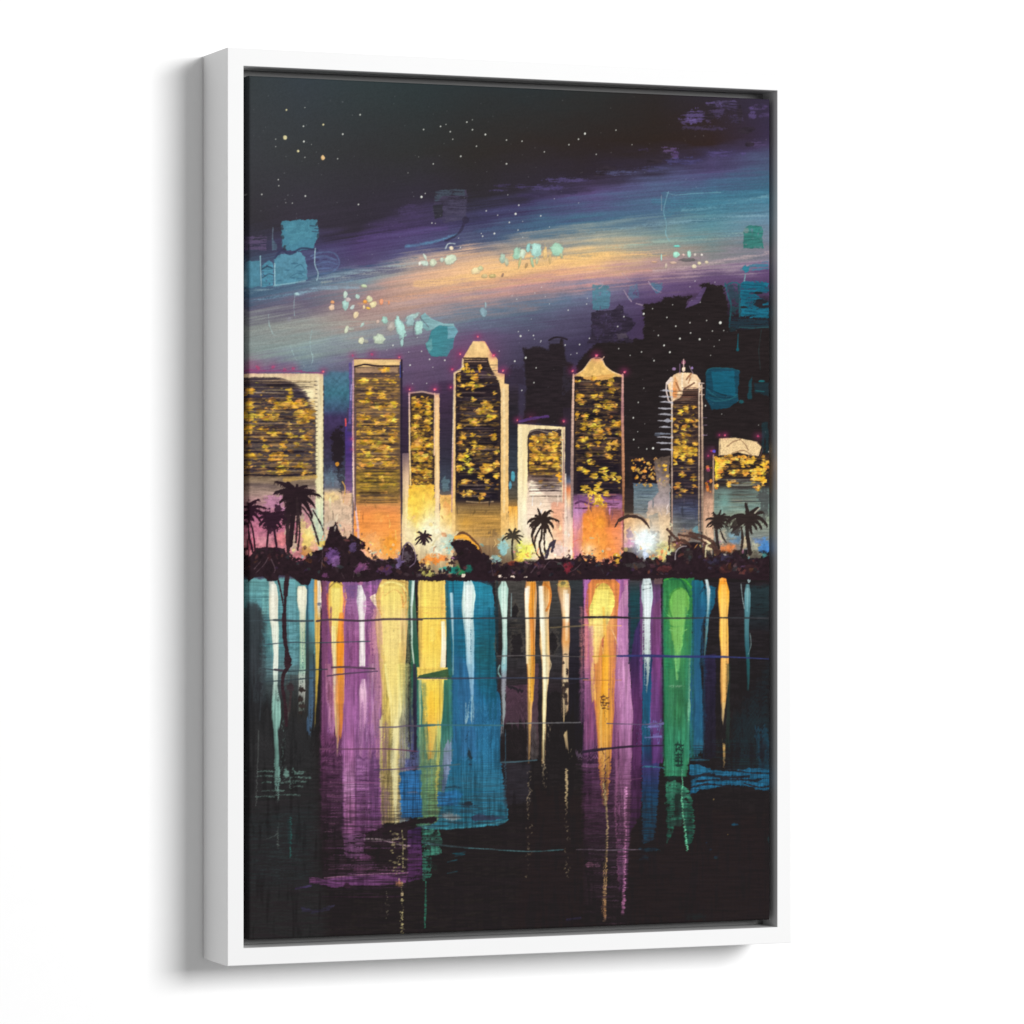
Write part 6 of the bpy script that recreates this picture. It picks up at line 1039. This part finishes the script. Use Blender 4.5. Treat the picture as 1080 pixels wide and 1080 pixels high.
M_WALL = white_mat('white_wall_paint', WALL_COL, .9, .05)
m, nt, b = nodes('backing_board'); b.inputs['Base Color'].default_value = (.25, .25, .25, 1); b.inputs['Roughness'].default_value = .8; M_BACK = m
m, nt, b = nodes('printed_canvas'); M_CANVAS = m
at = nt.nodes.new('ShaderNodeAttribute'); at.attribute_name = 'paint'
nt.links.new(at.outputs['Color'], b.inputs['Base Color']); b.inputs['Roughness'].default_value = .8; b.inputs['Specular IOR Level'].default_value = .06
tc = nt.nodes.new('ShaderNodeTexCoord')
wv = []
for d in ('X', 'Z'):
    w = nt.nodes.new('ShaderNodeTexWave'); w.bands_direction = d; w.inputs['Scale'].default_value = 300; w.inputs['Distortion'].default_value = 1.5; w.inputs['Detail'].default_value = 1
    nt.links.new(tc.outputs['Object'], w.inputs['Vector']); wv.append(w)
ad = nt.nodes.new('ShaderNodeMath'); ad.operation = 'ADD'; nt.links.new(wv[0].outputs['Fac'], ad.inputs[0]); nt.links.new(wv[1].outputs['Fac'], ad.inputs[1])
bp = nt.nodes.new('ShaderNodeBump'); bp.inputs['Strength'].default_value = .12; bp.inputs['Distance'].default_value = .0004
nt.links.new(ad.outputs[0], bp.inputs['Height']); nt.links.new(bp.outputs[0], b.inputs['Normal'])

root = bpy.data.objects.new('framed_painting', None); C.objects.link(root); root.empty_display_size = .2
place(root)
tag(root, 'night skyline painting on canvas in a deep white floater frame, hanging on the white wall', 'framed painting')
# the frame: four mitred rails
uL, uR = sheet_u(257), sheet_u(819.8)
vB, vT = sheet_v(257, 1000), sheet_v(257, 69.5)
def rail(quad_out, quad_in):
    """a mitred rail between two outer corners and two inner corners"""
    bm = bmesh.new()
    pts = [quad_out[0], quad_out[1], quad_in[1], quad_in[0]]
    f = [bm.verts.new((p[0], 0, p[1])) for p in pts]; r = [bm.verts.new((p[0], T, p[1])) for p in pts]
    bm.faces.new(f); bm.faces.new(r[::-1])
    for i in range(4): bm.faces.new((f[i], r[i], r[(i+1) % 4], f[(i+1) % 4]))
    bmesh.ops.recalc_face_normals(bm, faces=bm.faces)
    # soften only the long front edges
    es = [e for e in bm.edges if all(abs(v.co.y) < 1e-6 for v in e.verts) and (set(e.verts) == {f[0], f[1]} or set(e.verts) == {f[2], f[3]})]
    bmesh.ops.bevel(bm, geom=es, offset=.0007, segments=2, affect='EDGES', profile=.5)
    return bm
o_ = [(0, V0), (W, V0), (W, V1), (0, V1)]; i_ = [(uL, vB), (uR, vB), (uR, vT), (uL, vT)]
frame = bpy.data.objects.new('frame', None); C.objects.link(frame); frame.parent = root
for k in range(4):
    mesh('frame_rail', rail((o_[k], o_[(k+1) % 4]), (i_[k], i_[(k+1) % 4])), M_FRAME, frame)
# dark backing inside the channel
bm = bmesh.new()
bmesh.ops.create_cube(bm, size=1, matrix=Matrix.Translation(((uL+uR)/2, .040, (vB+vT)/2)) @ Matrix.Diagonal((uR-uL-.0006, .006, vT-vB-.0006, 1)))
mesh('backing_board', bm, M_BACK, root)
# ------------------------------------------------ the canvas, one dense sheet wrapped round its stretcher
REC = .0055                                 # sits a little behind the frame's face
n_ = -REC
cu0, cu1 = sheet_u(262.6, n_), sheet_u(812.0, n_)
cv0, cv1 = vB+.0078, vT-.0092
DEP = .030; RAD = .0022
NX, NZ = 850, 1380
def profile(a0, a1, N_):
    """positions across the face plus the rounded edge and side: (pos, depth, sheet pos)"""
    s = [(a0, DEP, a0+DEP*.9), (a0, DEP*.5, a0+DEP*.45), (a0, RAD*1.6, a0+RAD)]
    for q in (0, .3, .6): t = q*math.pi/2; s.append((a0+RAD*(1-math.cos(t)), RAD*(1-math.sin(t)), a0+RAD*(1-math.cos(t))))
    for k in range(N_+1): p = a0+RAD+(a1-a0-2*RAD)*k/N_; s.append((p, 0, p))
    for q in (.6, .3, 0): t = q*math.pi/2; s.append((a1-RAD*(1-math.cos(t)), RAD*(1-math.sin(t)), a1-RAD*(1-math.cos(t))))
    s += [(a1, RAD*1.6, a1-RAD), (a1, DEP*.5, a1-DEP*.45), (a1, DEP, a1-DEP*.9)]
    return np.array(s)
pu = profile(cu0, cu1, NX); pv = profile(cv0, cv1, NZ)
nu, nv = len(pu), len(pv)
UU = np.broadcast_to(pu[:, 0][None, :], (nv, nu)); VV = np.broadcast_to(pv[:, 0][:, None], (nv, nu))
DD = np.maximum(pu[:, 1][None, :], pv[:, 1][:, None])
SU = np.broadcast_to(pu[:, 2][None, :], (nv, nu)); SV = np.broadcast_to(pv[:, 2][:, None], (nv, nu))
Xc = O.x+N.x*n_+SU*ca; Yc = O.y+N.y*n_+SU*sa
px = CX+F*Xc/Yc; py = HY-F*SV/Yc
def sample(A, px, py):
    j = np.clip((px-AX0)*SS-.5, 0, AW-1.01); i = np.clip((py-AY0)*SS-.5, 0, AH-1.01)
    j0 = j.astype(int); i0 = i.astype(int); fj = j-j0; fi = i-i0
    if A.ndim == 3: fj = fj[..., None]; fi = fi[..., None]
    return (A[i0, j0]*(1-fj)+A[i0, j0+1]*fj)*(1-fi)+(A[i0+1, j0]*(1-fj)+A[i0+1, j0+1]*fj)*fi
rgb = np.clip(sample(IMG, px, py)/255.0, 0, 1)
lin = np.where(rgb <= .04045, rgb/12.92, ((rgb+.055)/1.055)**2.4)
lin = np.clip(lin*PAINT_GAIN, 0, .92)
front = (DD < 1e-7)
hh = sample(HT, px, py)*front*.0007
co = np.stack([UU, REC+DD-hh, VV], -1).reshape(-1, 3).astype(np.float32)
me = bpy.data.meshes.new('canvas')
ii, jj = np.mgrid[0:nv-1, 0:nu-1]; a = (ii*nu+jj).ravel()
faces = np.stack([a, a+1, a+1+nu, a+nu], -1).astype(np.int32)
me.vertices.add(len(co)); me.vertices.foreach_set('co', co.ravel())
me.loops.add(faces.size); me.loops.foreach_set('vertex_index', faces.ravel())
me.polygons.add(len(faces)); me.polygons.foreach_set('loop_start', np.arange(0, faces.size, 4, dtype=np.int32))
me.polygons.foreach_set('use_smooth', np.ones(len(faces), bool))
me.update(calc_edges=True)
ca_ = me.color_attributes.new('paint', 'FLOAT_COLOR', 'POINT')
ca_.data.foreach_set('color', np.concatenate([lin.reshape(-1, 3), np.ones((len(co), 1))], 1).astype(np.float32).ravel())
me.materials.append(M_CANVAS)
canvas = bpy.data.objects.new('canvas', me); C.objects.link(canvas); canvas.parent = root
tag(canvas, 'city towers at night with palms and coloured reflections in the water')
# the wall, flush behind the frame
bm = bmesh.new()
v = [bm.verts.new(p) for p in ((-3, T+.0015, -2.2), (4, T+.0015, -2.2), (4, T+.0015, 2.2), (-3, T+.0015, 2.2))]
bm.faces.new(v)
wall = mesh('wall', bm, M_WALL); place(wall); tag(wall, kind='structure')
# ------------------------------------------------ light: a soft box up to the right, and the pale room
def area(name, u, v, n, size, power, tgt=(W/2, 0, (V0+V1)/2), shape='DISK', col=(1, 1, 1), sy=None):
    L = bpy.data.lights.new(name, 'AREA'); L.shape = shape; L.size = size; L.energy = power; L.color = col
    if sy: L.size_y = sy
    o = bpy.data.objects.new(name, L); C.objects.link(o)
    p = O+U*u+N*n+Vector((0, 0, v)); t = O+U*tgt[0]+Vector((0, 0, tgt[2]))
    o.location = p; o.rotation_euler = (t-p).to_track_quat('-Z', 'Y').to_euler(); return o
LIGHTS()
w = bpy.data.worlds.new('World'); sc.world = w; w.use_nodes = True
bg = w.node_tree.nodes['Background']; bg.inputs['Color'].default_value = (1, 1, 1, 1); bg.inputs['Strength'].default_value = WORLD
cam = bpy.data.cameras.new('camera'); cam.sensor_width = 36; cam.lens = 36*F/1080.0
cam.shift_y = (HY-540)/1080.0; cam.clip_end = 50; cam.clip_start = .1
co_ = bpy.data.objects.new('camera', cam); C.objects.link(co_)
co_.location = (0, 0, 0); co_.rotation_euler = (math.pi/2, 0, 0); sc.camera = co_
vs = sc.view_settings; vs.view_transform = 'Standard'; vs.look = 'None'; vs.exposure = 0; vs.gamma = 1; vs.use_curve_mapping = False
